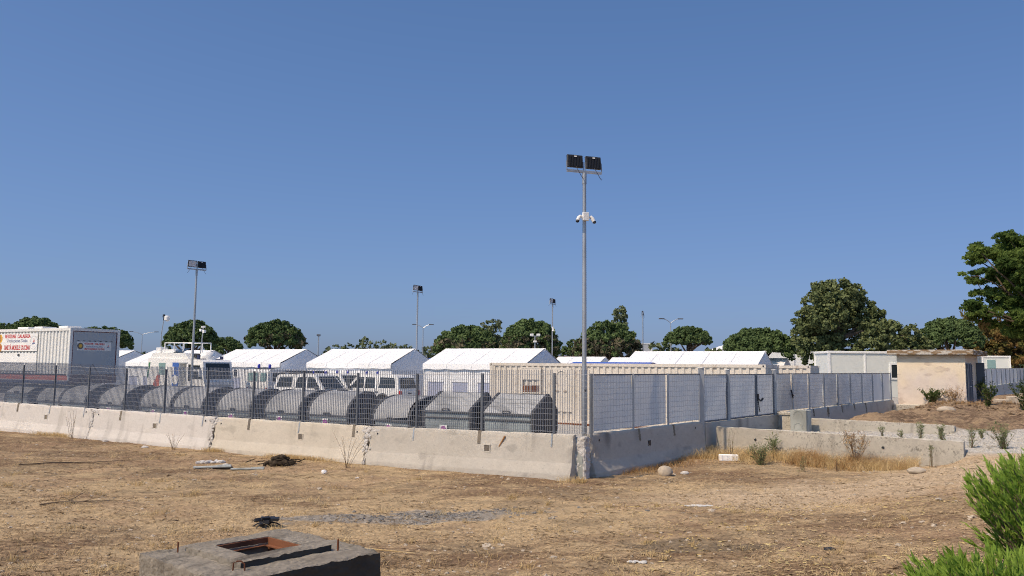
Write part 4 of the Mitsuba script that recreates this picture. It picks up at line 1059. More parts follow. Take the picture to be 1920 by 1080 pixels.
part(ms, 'radar_ball', MB().tube([(-4.15, .55, 4.92), (-4.15, .55, 5.0), (-4.15, .55, 5.2), (-4.15, .55, 5.26)], [.06, .16, .16, .10], 14), 'mat_white')
ms = part(k, 'mast', MB().tube([(-2.2, 1.5, 2.95), (-2.1, 1.5, 4.0), (-2.05, 1.5, 4.55)], .03, 8), 'mat_galv')
part(ms, 'floodlamp', MB().box((-2.18, 1.45, 4.4), (.16, .14, .14)).box((-1.9, 1.45, 4.32), (.16, .14, .18)).box((-2.12, 1.5, 4.6), (.12, .1, .1)).box((-1.95, 1.5, 4.6), (.1, .1, .1)), 'mat_white')
for wx_ in (-.85, -3.9):
    for y in (.14, Wc - .14): wheel(k, wx_, y, .37, .24)

# ------------------------------------------------------------------ prefab cabins and buildings beyond
def cabin(loc, rz, Wd, D, H, label, windows=(), seams=(), door=False):
    k = thing('prefab_cabin', label, 'prefab cabin', loc, rz)
    part(k, 'wall', MB().span((.06, .06, 0), (Wd - .06, D - .06, H - .1)), 'mat_prefab')
    b = MB()
    for x in (.06, Wd - .06):
        for y in (.06, D - .06): b.box((x, y, H / 2), (.15, .15, H - .02))
    for x in seams: b.box((x, .04, H / 2), (.10, .06, H - .3))
    part(k, 'frame', b, 'mat_white')
    part(k, 'roof_trim', MB().span((-.04, -.04, H - .16), (Wd + .04, D + .04, H), ch=.015), 'mat_white')
    for (x, z, w_, h_) in windows:
        b = MB()
        for dx, dz, sx, sz in ((-w_ / 2, 0, .12, h_ + .12), (w_ / 2, 0, .12, h_ + .12), (0, h_ / 2, w_ - .12, .12), (0, -h_ / 2, w_ - .12, .12)): b.box((x + dx, .03, z + dz), (sx, .10, sz))
        f_ = part(k, 'window', b, 'mat_white')
        part(f_, 'pane', MB().box((x, .045, z), (w_ - .12, .04, h_ - .12)), 'mat_glass_dark')
    return k
k = cabin((21.65, 55.0, .75), GA * .1, 7.0, 3.0, 3.1, 'long white prefab cabin behind the screened fence, left of the hut', windows=((4.6, 1.75, .95, 1.0),), seams=(2.45,))
k = cabin((47.9, 82.0, 1.0), -.45, 2.5, 5.7, 3.1, 'small white prefab cabin beyond the hut, behind the blue-grey screen', windows=(), seams=())
part(k, 'window', MB().span((.45, .03, 1.3), (1.2, .06, 2.7)), 'mat_glass_teal')
part(k, 'side_panel', MB().span((2.46, .4, .2), (2.51, 2.0, 2.9)).span((2.46, 2.15, .2), (2.51, 3.7, 2.9)).span((2.46, 3.85, .2), (2.51, 5.3, 2.9)), 'mat_grey_panel')  # right side coloured grey to carry its shade, divided into panels
k = thing('grey_tower', 'plain grey block building peeping out behind the big pine', 'building', (19.6, 120, 0), 0)
part(k, 'wall', MB().span((-.9, 0, 0), (1.35, 6, 6.05)), 'mat_cool_building')
part(k, 'roof_edge', MB().span((-.98, -.08, 6.05), (1.43, 6.08, 6.2)), 'mat_white_dirty')
part(k, 'corner_trim', MB().span((1.2, -.05, 0), (1.4, .0, 6.05)), 'mat_white_dirty')
k = thing('white_hall', 'large white arched hall glimpsed behind the umbrella pines on the right', 'building', (34, 135, 0), math.radians(-6))
arc = [(-.5, 0), (-.5, 5.0)] + [(-.5 + 18 * g, 5.0 + 2.6 * math.sin(g * math.pi)) for g in np.linspace(.05, .95, 12)] + [(17.5, 5.0), (17.5, 0)]
part(k, 'shell', MB().prism(arc, 0, 20, 'xz'), 'mat_white_dirty')
part(k, 'rib', MB().box((3, -.05, 3), (.15, .1, 6)).box((8, -.05, 3.5), (.15, .1, 7)).box((13, -.05, 3), (.15, .1, 6)), 'mat_letter_grey')
k = thing('cream_house', 'low cream house half hidden under the small umbrella pine', 'house', (25.5, 128, 0), 0)
part(k, 'wall', MB().span((0, 0, 0), (4.5, 6, 4.0)), 'mat_stone')
part(k, 'roof', MB().prism([(-.3, 4.0), (2.25, 4.6), (4.8, 4.0)], -.3, 6.3, 'xz'), 'mat_stone')
part(k, 'window', MB().span((1.0, -.05, 2.2), (1.8, 0, 3.3)).span((2.8, -.05, 2.2), (3.6, 0, 3.3)), 'mat_glass_dark')
k = thing('brown_roofed_shed', 'dark shed with a brown roof edge in the shade between the pines', 'shed', (5.3, 92, 0), 0)
part(k, 'wall', MB().span((0, 0, 0), (6.0, 4, 3.6)), 'mat_brown_roof')
part(k, 'roof', MB().span((-.3, -.4, 3.6), (6.2, 4.3, 3.85)), 'mat_brown_roof')
k = thing('notice_board', 'dark roofed notice board on two posts behind the container tent', 'notice board', (-2.2, 58, .2), 0)
part(k, 'board', MB().box((.35, 0, 3.35), (.84, .14, .20)), 'mat_bin_rail')
part(k, 'panel', MB().box((.35, -.08, 3.37), (.55, .02, .08)), 'mat_letter_grey')
part(k, 'post', MB().box((.08, 0, 1.65), (.10, .10, 3.3)), 'mat_black')
part(k, 'post', MB().box((.62, 0, 1.65), (.10, .10, 3.3)), 'mat_black')
part(k, 'back_panel', MB().box((.35, .02, 2.9), (.5, .04, .6)), 'mat_steel_post')

# ------------------------------------------------------------------ lamp poles
def flood(k, o, ang, tilt, sc=1.0):
    """a flat floodlight on a U bracket; faces +y before turning"""
    def tf(mb):
        v, f = mb.mesh(); v = v @ rot(0, tilt).T; v = v @ rot(2, ang).T; return v * sc + np.asarray(o, float), f
    b = MB().box((0, 0, .22), (.44, .07, .34), ch=.012)
    for j in range(9): b.box((-.18 + j * .045, -.045, .22), (.012, .03, .30))
    h = part(k, 'floodlight', tf(b), 'mat_black')
    part(h, 'glass', tf(MB().box((0, .038, .22), (.38, .008, .28))), 'mat_lampglass')
    part(h, 'label', tf(MB().box((.0, -.063, .335), (.07, .006, .035))), 'mat_white')
    part(h, 'bracket', tf(MB().box((-.235, 0, .10), (.012, .04, .25)).box((.235, 0, .10), (.012, .04, .25)).box((0, 0, -.02), (.48, .04, .012))), 'mat_galv')
    cb = MB().tube([(0, -.06, .06), (.05, -.10, -.08), (.13 if o[0] < 1 else -.1, -.10, -.22), (.2, -.05, -.25)], .008, 5)
    part(h, 'cable', tf(cb), 'mat_black')
def flood_pole(x, y, H, label, ang, faces, r=.06, sc=1.0, lamps=2):
    z = gz(x, y)
    k = thing('floodlight_pole', label, 'floodlight pole', (x, y, z), ang)
    n = 3
    part(k, 'pole', MB().tube([(0, 0, -.1), (0, 0, H * .5), (0, 0, H)], [r, r * .9, r * .72], 16), 'mat_galv', smooth=40)
    part(k, 'collar', MB().tube([(0, 0, H - .30), (0, 0, H - .02)], r * .95, 14), 'mat_galv', smooth=40)
    part(k, 'crossbar', MB().box((0, 0, H + .02), (.98 * sc, .06, .05)), 'mat_galv')
    for s_, fc in zip((-1, 1), faces):
        flood(k, (s_ * .26 * sc, 0, H + .07), 0 if fc > 0 else math.pi, -.12, sc)
    return k
k = flood_pole(1.86, 20.55, 7.64, 'tall galvanised floodlight pole with two cameras, rising at the fence corner in the foreground', .33, (1, 1), .062)
part(k, 'camera_box', MB().box((0, -.085, 6.47), (.17, .07, .22), ch=.01), 'mat_white')
part(k, 'band', MB().tube([(0, 0, 6.41), (0, 0, 6.43)], .075, 14).tube([(0, 0, 6.51), (0, 0, 6.53)], .075, 14), 'mat_galv')
for s_ in (-1, 1):
    cp = part(k, 'camera', MB().tube([(s_ * .08, -.07, 6.45), (s_ * .15, -.07, 6.47), (s_ * .19, -.08, 6.43), (s_ * .235, -.10, 6.34)], [.03, .04, .05, .045], 12), 'mat_white', smooth=50)
    part(cp, 'dome', MB().tube([(s_ * .232, -.10, 6.355), (s_ * .242, -.105, 6.315), (s_ * .246, -.107, 6.295)], [.047, .045, .02], 12), 'mat_black')
part(k, 'junction_box', MB().box((.0, -.06, 2.0), (.05, .03, .06)), 'mat_bin_rail')
flood_pole(-15.9, 40.2, 7.1, 'floodlight pole rising behind the camper van', .85, (-1, 1))
flood_pole(-6.15, 52.2, 7.15, 'floodlight pole rising at the gable of the tent behind the pickup', 1.0, (-1, 1))
k = flood_pole(3.25, 64.0, 7.35, 'floodlight pole with a white camera, right of the container tent', 1.05, (-1, 1))
part(k, 'camera', MB().tube([(-.05, -.1, 5.4), (-.4, -.25, 5.45), (-.42, -.28, 5.2)], [.07, .10, .11], 10), 'mat_white')
flood_pole(12.75, 78.0, 7.4, 'distant floodlight pole rising over the long tent', 1.25, (-1, 1))
def street_lamp(x, y, H, label, w1=1.6, w2=1.6, ang=0.0, r=.09):
    k = thing('street_lamp', label, 'street lamp', (x, y, 0), ang)
    part(k, 'pole', MB().tube([(0, 0, 0), (0, 0, H * .6), (0, 0, H)], [r, r * .8, r * .55], 10), 'mat_galv')
    for s_, w_ in ((-1, w1), (1, w2)):
        a = part(k, 'arm', MB().tube([(0, 0, H - .05), (s_ * w_ * .5, 0, H + .30), (s_ * w_, 0, H + .5)], .045, 6), 'mat_galv')
        part(a, 'lamp_head', MB().box((s_ * (w_ + .3), 0, H + .52), (.75, .3, .14), ch=.04), 'mat_steel_post')
street_lamp(-73.5, 160, 8.3, 'faint double-armed street lamp between the kitchen trailer and the camper van', 1.8, 2.3, .2)
street_lamp(-14.1, 128, 8.6, 'double-armed street lamp right behind the pole at the pickup tent', 1.1, 1.0)
street_lamp(21.2, 107, 8.6, 'double-armed street lamp in front of the small umbrella pine', .9, 1.0)
k = thing('lamp_post', 'slim post with two small white lamps in front of the round pine', 'lamp post', (1.75, 60, .2), 0)
part(k, 'pole', MB().tube([(0, 0, 0), (0, 0, 4.7)], .045, 8), 'mat_galv')
part(k, 'lamp', MB().box((-.24, 0, 4.75), (.28, .2, .18), ch=.03), 'mat_white')
part(k, 'lamp', MB().box((.26, 0, 4.75), (.28, .2, .18), ch=.03), 'mat_white')
part(k, 'camera', MB().box((0, -.05, 4.25), (.28, .2, .14), ch=.03), 'mat_white')
part(k, 'crossbar', MB().box((0, 0, 4.66), (.6, .05, .04)), 'mat_galv')
k = thing('small_lamp_post', 'thin distant post with a single lamp between the two tents left of the pickup', 'lamp post', (-33.6, 140, 0), 0)
part(k, 'pole', MB().tube([(0, 0, 0), (0, 0, 7.6)], .09, 6), 'mat_galv')
part(k, 'lamp_head', MB().box((0, 0, 7.7), (.6, .4, .35), ch=.05), 'mat_steel_post')

# ------------------------------------------------------------------ foliage
def leaves(cent, size, r, elong=1.0, up=0.0, outward=None, ow=0.0):
    """diamond leaves at the centres, random turn; size may vary"""
    n = len(cent); s = size * r.uniform(.65, 1.35, n)
    d = r.normal(size=(n, 3)); d[:, 2] += up
    d /= np.linalg.norm(d, axis=1, keepdims=True)
    e = r.normal(size=(n, 3))
    if outward is not None: e = e + outward * ow
    a = np.cross(d, e); a /= np.linalg.norm(a, axis=1, keepdims=True) + 1e-9
    a = a * s[:, None] * .5; b = d * (s * elong)[:, None] * .5
    v = np.stack([cent - b, cent + a, cent + b, cent - a], 1).reshape(-1, 3)
    i = np.arange(n)[:, None] * 4
    return v, np.vstack([i + [0, 1, 2], i + [0, 2, 3]])
def clumps_to_leaves(C, R, per, size, r, squash=.75, elong=1.3, up=.3, shell=.55):
    pts, outs = [], []
    for c, rad in zip(C, R):
        n = max(6, int(per * (rad ** 2)))
        d = r.normal(size=(n, 3)); d /= np.linalg.norm(d, axis=1, keepdims=True)
        rr = rad * (shell + (1 - shell) * r.random(n) ** .5)
        pts.append(c + d * rr[:, None] * [1, 1, squash]); outs.append(d)
    return leaves(np.vstack(pts), size, r, elong, up, np.vstack(outs), .9)
def limb(mb, p, q, r0, r1, r, k=4, sag=.1):
    p, q = np.asarray(p, float), np.asarray(q, float); L = np.linalg.norm(q - p)
    t = np.linspace(0, 1, k + 1)[:, None]
    pts = p + (q - p) * t + np.array([0, 0, 1.0]) * np.sin(t * np.pi) * L * sag
    pts[1:-1] += r.normal(size=(k - 1, 3)) * L * .03
    mb.tube(pts, np.linspace(r0, r1, k + 1), 7, cap=False)
def pine(x, y, top, width, bottom, label, seed, group=None, dry=0.0, m='leaf_pine', dens=1.0, z0=0.0, flat=1.0):
    """umbrella pine: top and bottom of the crown and its width in metres"""
    r = np.random.default_rng(seed)
    k = thing('umbrella_pine', label, 'tree', (0, 0, 0), 0, group)
    hw, hh = width / 2, (top - bottom)
    C, R = [], []
    N = int(300 * dens * max(1, width / 7))
    for _ in range(N):
        g = r.uniform(0, 2 * np.pi); u = r.random() ** .5
        lim = math.sqrt(max(0, 1 - u * u))
        dome = bottom + hh * (.32 + .68 * lim)                 # upper surface
        under = bottom + hh * .34 * u ** 2 * (1 - .6 * u)      # hollow underside
        w_ = r.random() ** .36
        z = under + (dome - under) * w_
        rad = width * r.uniform(.032, .055)
        C.append((x + u * hw * .93 * math.cos(g), y + u * hw * .93 * math.sin(g), z - rad * .6)); R.append(rad)
    C, R = np.array(C), np.array(R)
    v, f = clumps_to_leaves(C, R, 720 * (7 / width) ** .9, .012 * width + .075, r, .8, 1.5, .5, .5)
    part(k, 'crown', (v, f), m)
    if dry:
        C2 = C[(C[:, 2] < bottom + hh * .55)]
        C2 = C2[r.random(len(C2)) < dry]
        if len(C2): part(k, 'dry_twigs', clumps_to_leaves(C2, np.full(len(C2), width * .055), 160 * (7 / width) ** 2, .03 * width + .05, r, .6, 2.6, 0), 'leaf_pine_dry')
    tb = MB(); bx = x + r.normal() * .2; fork = bottom - (bottom - z0) * .15
    limb(tb, (bx, y, z0 - .2), (x, y, fork), .28, .2, r, 4, 0)
    for j in range(11):
        c = C[r.integers(len(C))]
        limb(tb, (x, y, fork - r.random() * .4), c, .12, .035, r, 4, .06)
    part(k, 'trunk', tb, 'mat_bark')
    return k
def px_tree(fn, px, Y, *a): pass
s = lambda Y: 1505.0 / Y
# x = offset(px)/1505*Y ; heights from the horizon line
def wx_(px, Y): return (px - 960) / 1505 * Y
def hz(px): return 686.6 + (px - 960) * .0091
def wz(px, py, Y): return EYE + (hz(px) - py) / 1505 * Y
PINES = [(70, 593, 96, 640, 95, 'umbrella pine above the lettering of the kitchen trailer', 0, 1.0),
         (12, 604, 60, 645, 120, 'small umbrella pine at the left edge behind the kitchen trailer', 0, .7),
         (193, 610, 118, 660, 90, 'umbrella pine showing over and right of the grey end of the kitchen trailer', 0, 1.0),
         (361, 599, 102, 662, 88, 'round umbrella pine behind the roof rail of the camper van', 0, 1.2),
         (424, 630, 74, 672, 105, 'low umbrella pine just right of the camper van mast', 0, .8),
         (517, 598, 112, 662, 95, 'lone umbrella pine above the tent behind the white van', .3, 1.2),
         (876, 609, 128, 675, 85, 'wide umbrella pine above the container tent, left of the round one', .3, 1.2),
         (996, 596, 118, 678, 82, 'round dense pine behind the slim post with two white lamps', .4, 1.3),
         (1141, 599, 130, 690, 75, 'big umbrella pine with bare grey branches behind the tall floodlight pole', .9, 1.0),
         (1078, 634, 56, 685, 88, 'small pine squeezed in left of the tall floodlight pole', 0, .7),
         (1290, 611, 92, 652, 100, 'small free-standing umbrella pine behind a street lamp', 0, 1.1),
         (1424, 612, 138, 676, 82, 'broad umbrella pine left of the tall poplar', 0, 1.3),
         (1782, 591, 116, 662, 85, 'umbrella pine above the hut roof', 0, 1.2)]
for i, (px, ty, wp, by, Y, lab, dry, dens) in enumerate(PINES):
    pine(wx_(px, Y), Y, wz(px, ty, Y), wp / 1505 * Y, wz(px, by, Y), lab, 100 + i, None, dry, dens=dens)
def broad(name, blobs, per, size, m, label, seed, trunk, group=None, cl=26, squash=.8, elong=1.2, cr=.30, cat='tree', up=.2, extra=None):
    """a crown of ellipsoids (x, y, z, rx, rz), each filled with clumps"""
    r = np.random.default_rng(seed)
    k = thing(name, label, cat, (0, 0, 0), 0, group)
    C, R = [], []
    for (bx, by, bz, rx, rz_) in blobs:
        for _ in range(cl):
            d = r.normal(size=3); d /= np.linalg.norm(d); u = r.random() ** .4
            C.append((bx + d[0] * rx * u, by + d[1] * rx * u, bz + d[2] * rz_ * u)); R.append(min(rx, rz_) * cr * r.uniform(.7, 1.3))
    C, R = np.array(C), np.array(R)
    part(k, 'crown', clumps_to_leaves(C, R, per, size, r, squash, elong, up, .35), m)
    if trunk:
        x, y, z0, zf, rad = trunk; tb = MB()
        limb(tb, (x, y, z0), (x, y, zf), rad, rad * .7, r, 4, 0)
        for (bx, by, bz, rx, rz_) in blobs[:20]:
            limb(tb, (x, y, zf - .2), (bx, by, bz), rad * .5, rad * .15, r, 5, .05)
            for _ in range(3):
                c = C[r.integers(len(C))]
                if np.linalg.norm(c - [bx, by, bz]) < rx * 1.1: limb(tb, (bx, by, bz), c, rad * .16, rad * .06, r, 3, .02)
        part(k, 'trunk', tb, 'mat_bark')
    if extra: part(k, *extra)
    return k
Y = 72
def B(px, py, wpx, hpx, Y, dy=0): return (wx_(px, Y), Y + dy, wz(px, py, Y), wpx / 2 / 1505 * Y, hpx / 2 / 1505 * Y)
broad('poplar', [B(1566, 558, 104, 66, Y), B(1596, 556, 76, 56, Y, 1), B(1535, 588, 92, 72, Y, -1), B(1640, 600, 50, 50, Y), B(1612, 585, 78, 64, Y, 1), B(1515, 625, 70, 66, Y), B(1570, 630, 110, 80, Y, 1), B(1635, 622, 62, 52, Y, -1), B(1612, 655, 110, 50, Y), B(1540, 665, 90, 50, Y)],
      430, .20, 'leaf_poplar', 'tall grey-green poplar rising behind the white prefab cabin', 31, (wx_(1572, Y), Y, 0, 5.5, .4), cl=100, cr=.21)
broad('deciduous_tree', [B(1690, 628, 80, 50, 80), B(1668, 655, 70, 40, 80), B(1715, 652, 70, 44, 80)], 420, .20, 'leaf_poplar', 'lower rounded tree between the poplar and the pine over the hut', 32, (wx_(1690, 80), 80, 0, 4, .3), cl=90, cr=.22)
broad('deciduous_tree', [B(1165, 598, 34, 44, 110), B(1160, 622, 52, 40, 110)], 220, .26, 'leaf_far', 'grey-green tree top sticking up behind the big pine with bare branches', 33, (wx_(1163, 110), 110, 0, 5, .3), cl=30)
broad('deciduous_tree', [B(924, 613, 40, 28, 118), B(918, 636, 60, 40, 118)], 220, .26, 'leaf_far', 'grey-green tree top between the wide pine and the round dense pine', 34, (wx_(922, 118), 118, 0, 5, .3), cl=30)
far = [(640, 656, 46, 18), (666, 654, 40, 18), (690, 652, 50, 26), (722, 651, 48, 26), (752, 655, 40, 20), (622, 662, 30, 14), (800, 660, 30, 20), (1240, 655, 60, 22), (1335, 662, 40, 18), (1255, 662, 50, 20)]
for i, (px, py, w_, h_) in enumerate(far):
    Yf = 150 if i < 7 else 112
    broad('distant_tree', [B(px, py, w_, h_ + 8, Yf), B(px + w_ * .2, py + 10, w_ * 1.1, h_, Yf)], 26, .55, 'leaf_far',
          ['dark scrubby tree on the skyline at the left ridge end of the pickup tent', 'second small grey-green tree along the ridge of the pickup tent', 'middle and tallest hazy grey-green tree over the pickup tent', 'fourth hazy grey-green tree over the pickup tent, right of the tallest', 'hazy grey-green tree over the right end of the pickup tent', 'lowest far tree in the gap between the van tent and the pickup tent', 'far scrubby tree in the gap between the pickup tent and the container tent', 'far scrub left of the small umbrella pine, below the street lamp', 'far scrub between the small umbrella pine and the broad one', 'far scrub at the trunk of the small umbrella pine'][i], 40 + i, (wx_(px, Yf), Yf, 0, 3, .2), group=['skyline trees behind the pickup tent', 'far scrub by the small umbrella pine'][i > 6], cl=16)
# low green belt that closes the view between tents
r = np.random.default_rng(5)
C = np.stack([r.uniform(-130, 130, 700), r.uniform(158, 178, 700), r.uniform(0, 3.6, 700)], 1)
v, f = clumps_to_leaves(C, r.uniform(1.2, 2.2, 700), 14, .9, r)
scene['far_scrub'] = mikit.ply((v, f), 'leaf_far'); labels['far_scrub'] = {'label': 'belt of far green scrub along the horizon behind the tents', 'category': 'scrub', 'kind': 'stuff'}
# locust tree reaching in from the right
Yl = 44
lb = []
for (px, py, w_, h_) in ((1905, 440, 40, 22), (1880, 462, 60, 26), (1855, 480, 60, 22), (1895, 492, 80, 34), (1830, 470, 28, 14), (1862, 512, 90, 26), (1905, 530, 70, 36), (1870, 545, 60, 22), (1890, 566, 90, 26), (1850, 582, 70, 24), (1815, 575, 34, 20), (1825, 590, 50, 16), (1900, 596, 80, 30), (1930, 470, 80, 60), (1935, 540, 90, 80), (1945, 600, 100, 50), (1975, 500, 120, 120), (1980, 590, 140, 90), (1860, 605, 60, 16)):
    lb.append((wx_(px, Yl), Yl + rng.uniform(-1.6, 1.6), wz(px, py, Yl), w_ / 2 / 1505 * Yl, h_ / 2 / 1505 * Yl))
for (bx, by, bz, rx, rz_) in list(lb):
    for _ in range(3): lb.append((bx + rng.uniform(-.5, .9) * rx, by + rng.normal() * rx * .6, bz + rng.uniform(-.9, .9) * rz_, rx * rng.uniform(.35, .6), rz_ * rng.uniform(.4, .7)))
dry_c = np.array([(wx_(px, Yl), Yl - .3, wz(px, py, Yl)) for px, py in ((1812, 592), (1818, 598), (1838, 604), (1842, 612), (1808, 588), (1846, 600))])
rr_ = np.random.default_rng(8)
broad('locust_tree', lb, 900, .10, 'leaf_locust', 'large feathery green tree with drooping brown pods reaching in from the right edge', 51, (wx_(1985, Yl), Yl, .8, 4.5, .17), cl=20, squash=.6, elong=2.2, cr=.55, up=0,
      extra=('seed_pods', clumps_to_leaves(dry_c, np.full(6, .28), 420, .10, rr_, 1.3, 2.6, -2.0), 'leaf_dry'))
Yd = 92
broad('dry_tree', [B(1850, 632, 90, 50, Yd), B(1895, 622, 90, 56, Yd), B(1880, 660, 120, 60, Yd), B(1935, 640, 110, 90, Yd), B(1920, 680, 120, 50, Yd), B(1835, 660, 50, 50, Yd)], 380, .20, 'leaf_dry', 'browning dry-leaved tree behind the small white cabin at the right', 52, (wx_(1905, Yd), Yd, .5, 4, .3), cl=80, cr=.22)
broad('dry_tree', [B(1865, 640, 80, 46, Yd + 6), B(1905, 655, 120, 60, Yd + 6), B(1840, 668, 60, 40, Yd + 6)], 260, .22, 'leaf_poplar', 'green tree mixed in behind the browning tree at the right', 53, (wx_(1875, Yd + 6), Yd + 6, .5, 4, .3), cl=28)

# ------------------------------------------------------------------ shrubs and weeds
def lance(cent, d, L, w, r, curl=.25):
    """narrow leaves: base, two shoulders, tip, folded along the midrib"""
    n = len(cent); d = d / np.linalg.norm(d, axis=1, keepdims=True)
    a = np.cross(d, r.normal(size=(n, 3)) * .6 + [0, 0, 1]); a /= np.linalg.norm(a, axis=1, keepdims=True) + 1e-9
    nn = np.cross(a, d)
    L = (L * r.uniform(.7, 1.2, n))[:, None]; w = w * r.uniform(.8, 1.2, n)[:, None]
    m = cent + d * L * .5 + nn * L * .06
    tip = cent + d * L - nn * L * curl * r.random((n, 1))
    v = np.stack([cent, m + a * w * .5 - nn * w * .25, m, m - a * w * .5 - nn * w * .25, tip], 1).reshape(-1, 3)
    i = np.arange(n)[:, None] * 5
    return v, np.vstack([i + [0, 1, 2], i + [0, 2, 3], i + [1, 4, 2], i + [2, 4, 3]])
def oleander(x, y, h, rad, n_st, label, seed):
    r = np.random.default_rng(seed); z0 = gz(x, y)
    k = thing('oleander', label, 'shrub', (0, 0, 0), 0)
    P, D, P2, D2, sb = [], [], [], [], MB()
    for s_ in range(n_st):
        g, u = r.uniform(0, 2 * np.pi), r.random() ** .6
        tip = np.array([x + rad * u * math.cos(g), y + rad * u * math.sin(g), z0 + h * (1 - .20 * u ** 2) * (r.uniform(.84, 1.02) if r.random() < .62 else r.uniform(.30, .85))])
        base = np.array([x + .25 * rad * u * math.cos(g), y + .25 * rad * u * math.sin(g), z0])
        mid = base * .45 + tip * .55 + [0, 0, .1 * h] + r.normal(size=3) * .03
        sb.tube([base, mid, tip], [.012, .009, .004], 5, cap=False)
        dirn = (tip - mid) / np.linalg.norm(tip - mid)
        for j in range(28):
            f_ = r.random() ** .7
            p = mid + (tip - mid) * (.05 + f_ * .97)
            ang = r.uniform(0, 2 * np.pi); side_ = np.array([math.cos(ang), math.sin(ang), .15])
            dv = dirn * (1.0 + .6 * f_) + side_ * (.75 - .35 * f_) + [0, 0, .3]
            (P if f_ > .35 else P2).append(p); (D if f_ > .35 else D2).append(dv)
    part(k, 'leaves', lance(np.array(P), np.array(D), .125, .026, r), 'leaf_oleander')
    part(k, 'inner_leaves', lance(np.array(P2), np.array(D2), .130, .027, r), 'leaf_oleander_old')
    part(k, 'stems', sb, 'mat_bark')
oleander(5.55, 7.75, 1.85, 1.12, 520, 'bright green oleander bush at the right edge in the foreground', 61)
oleander(3.85, 6.25, 1.0, .80, 230, 'lower bright green oleander clump in the bottom right corner', 62)
oleander(4.95, 6.9, 1.30, .62, 220, 'mid-height oleander clump between the tall bush and the bottom corner clump', 63)
def weed(name, x, y, h, n, label, m, seed, spread=.35, stems=8, leafL=.09, leafW=.02, cat='weed', bare=False, group=None, z=None):
    r = np.random.default_rng(seed); z0 = gz(x, y) if z is None else z
    k = thing(name, label, cat, (0, 0, 0), 0, group)
    sb, P, D = MB(), [], []
    for s_ in range(stems):
        g = r.uniform(0, 2 * np.pi); l = r.uniform(.15, 1) * spread
        tip = np.array([x + l * math.cos(g), y + l * math.sin(g), z0 + h * r.uniform(.65, 1.0)])
        base = np.array([x + r.normal() * .03, y + r.normal() * .03, z0 - .03]); mid = base * .5 + tip * .5 + [0, 0, h * .08]
        sb.tube([base, mid, tip], [.006, .0045, .002], 4, cap=False)
        tw = 4 if bare else 0
        for j in range(tw):
            p = mid + (tip - mid) * r.random(); q = p + np.array([r.normal() * .5, r.normal() * .5, .7]) * h * .22
            sb.tube([p, q], [.005, .002], 4, cap=False); 
            for _ in range(3): P.append(p + (q - p) * r.random()); D.append(r.normal(size=3))
        for j in range(max(1, n // stems)):
            t = r.random(); p = base * (1 - t) + tip * t + [0, 0, h * .08 * math.sin(t * math.pi)]
            P.append(p); D.append(np.array([r.normal(), r.normal(), .9]))
    part(k, 'leaves', lance(np.array(P), np.array(D), leafL, leafW, r), m)
    part(k, 'stems', sb, 'leaf_twig')
weed('green_weed', 7.55, 23.3, .75, 200, 'upright green weed in front of the long low wall, right of the white foam block', 'leaf_weed', 71, .22, 9, .16, .022)
weed('green_weed', 6.75, 22.0, .55, 420, 'spreading yellow-green weed beside the white foam block', 'leaf_weed', 72, .5, 22, .15, .018)
weed('thin_weed', 6.2, 22.9, .85, 40, 'thin dry stalks standing in front of the foam block', 'leaf_weed', 73, .18, 6, .07, .012)
weed('dry_bush', 9.15, 21.6, 1.0, 160, 'leggy dry brown bush in front of the long low wall', 'leaf_russet', 74, .45, 18, .05, .022, bare=True)
weed('thin_weed', 10.55, 20.45, .62, 90, 'slim grey-green spike weed near the right end of the long low wall', 'leaf_weed', 75, .12, 6, .07, .018)
weed('thin_weed', 7.35, 20.6, .4, 60, 'short green weed standing alone at the edge of the golden grass', 'leaf_weed', 76, .12, 5, .08, .014)
weed('thin_weed', 8.35, 20.9, .42, 80, 'small brown weed left of the leggy dry bush', 'leaf_russet', 761, .12, 6, .06, .016)
gw = [(1720, 818, 23.4, .62, 150, 'tall pair of weed spikes on the gravel drive'), (1872, 828, 21.6, .62, 420, 'bushy green weed on the gravel edge near the right side'), (1812, 830, 21.8, .55, 110, 'slanting thin weed on the gravel right of the low wall end'),
      (1683, 815, 23.6, .32, 70, 'small weed on the gravel left of the tall spikes'), (1757, 806, 24.6, .42, 160, 'grey-green tuft against the far low wall'), (1648, 800, 25.2, .35, 60, 'straggling weed near the left of the far low wall'),
      (1830, 800, 24.6, .28, 120, 'low green tuft near the right end of the far low wall'), (1760, 818, 23.0, .25, 50, 'tiny weed in the middle of the gravel drive')]
for i, (px, py, Yw, h_, n_, lab) in enumerate(gw):
    weed('gravel_weed', wx_(px, Yw), Yw, h_ * 1.1, int(n_ * 1.3), lab, 'leaf_weed', 80 + i, .50 if i == 1 else .16, 22 if i == 1 else 7, .11, .017)
hp = HL + Nd * 1.75 - Rd * .55
weed('laurel_shrub', hp[0], hp[1], .85, 700, 'green leafy shrub in front of the hut wall', 'leaf_laurel', 91, .75, 34, .16, .06, cat='shrub', z=.78)
hp = HL + Nd * 2.75 - Rd * .5
weed('dry_bush', hp[0], hp[1], .9, 260, 'dry twiggy bush against the right part of the hut wall', 'leaf_russet', 92, .65, 30, .08, .02, cat='shrub', bare=True, z=.78)
weed('laurel_shrub', 22.5, 38.2, 1.15, 420, 'young green shrub right of the hut door', 'leaf_laurel', 93, .55, 20, .17, .06, cat='shrub')
weed('laurel_shrub', 25.9, 44.5, 1.5, 400, 'green shrub in the shade behind the hut door, against the far barrier', 'leaf_laurel', 94, .8, 20, .18, .06, cat='shrub')
weed('laurel_shrub', 22.75, 35.8, 1.35, 900, 'dark green bush at the right edge below the stepped wall', 'leaf_laurel', 95, .8, 34, .15, .05, cat='shrub')
weed('dry_twigs', -14.85, 27.55, 1.05, 10, 'bare forked dry twigs leaning on the pale barrier at the left', 'leaf_russet', 96, .55, 6, .05, .01, cat='twigs', bare=False)
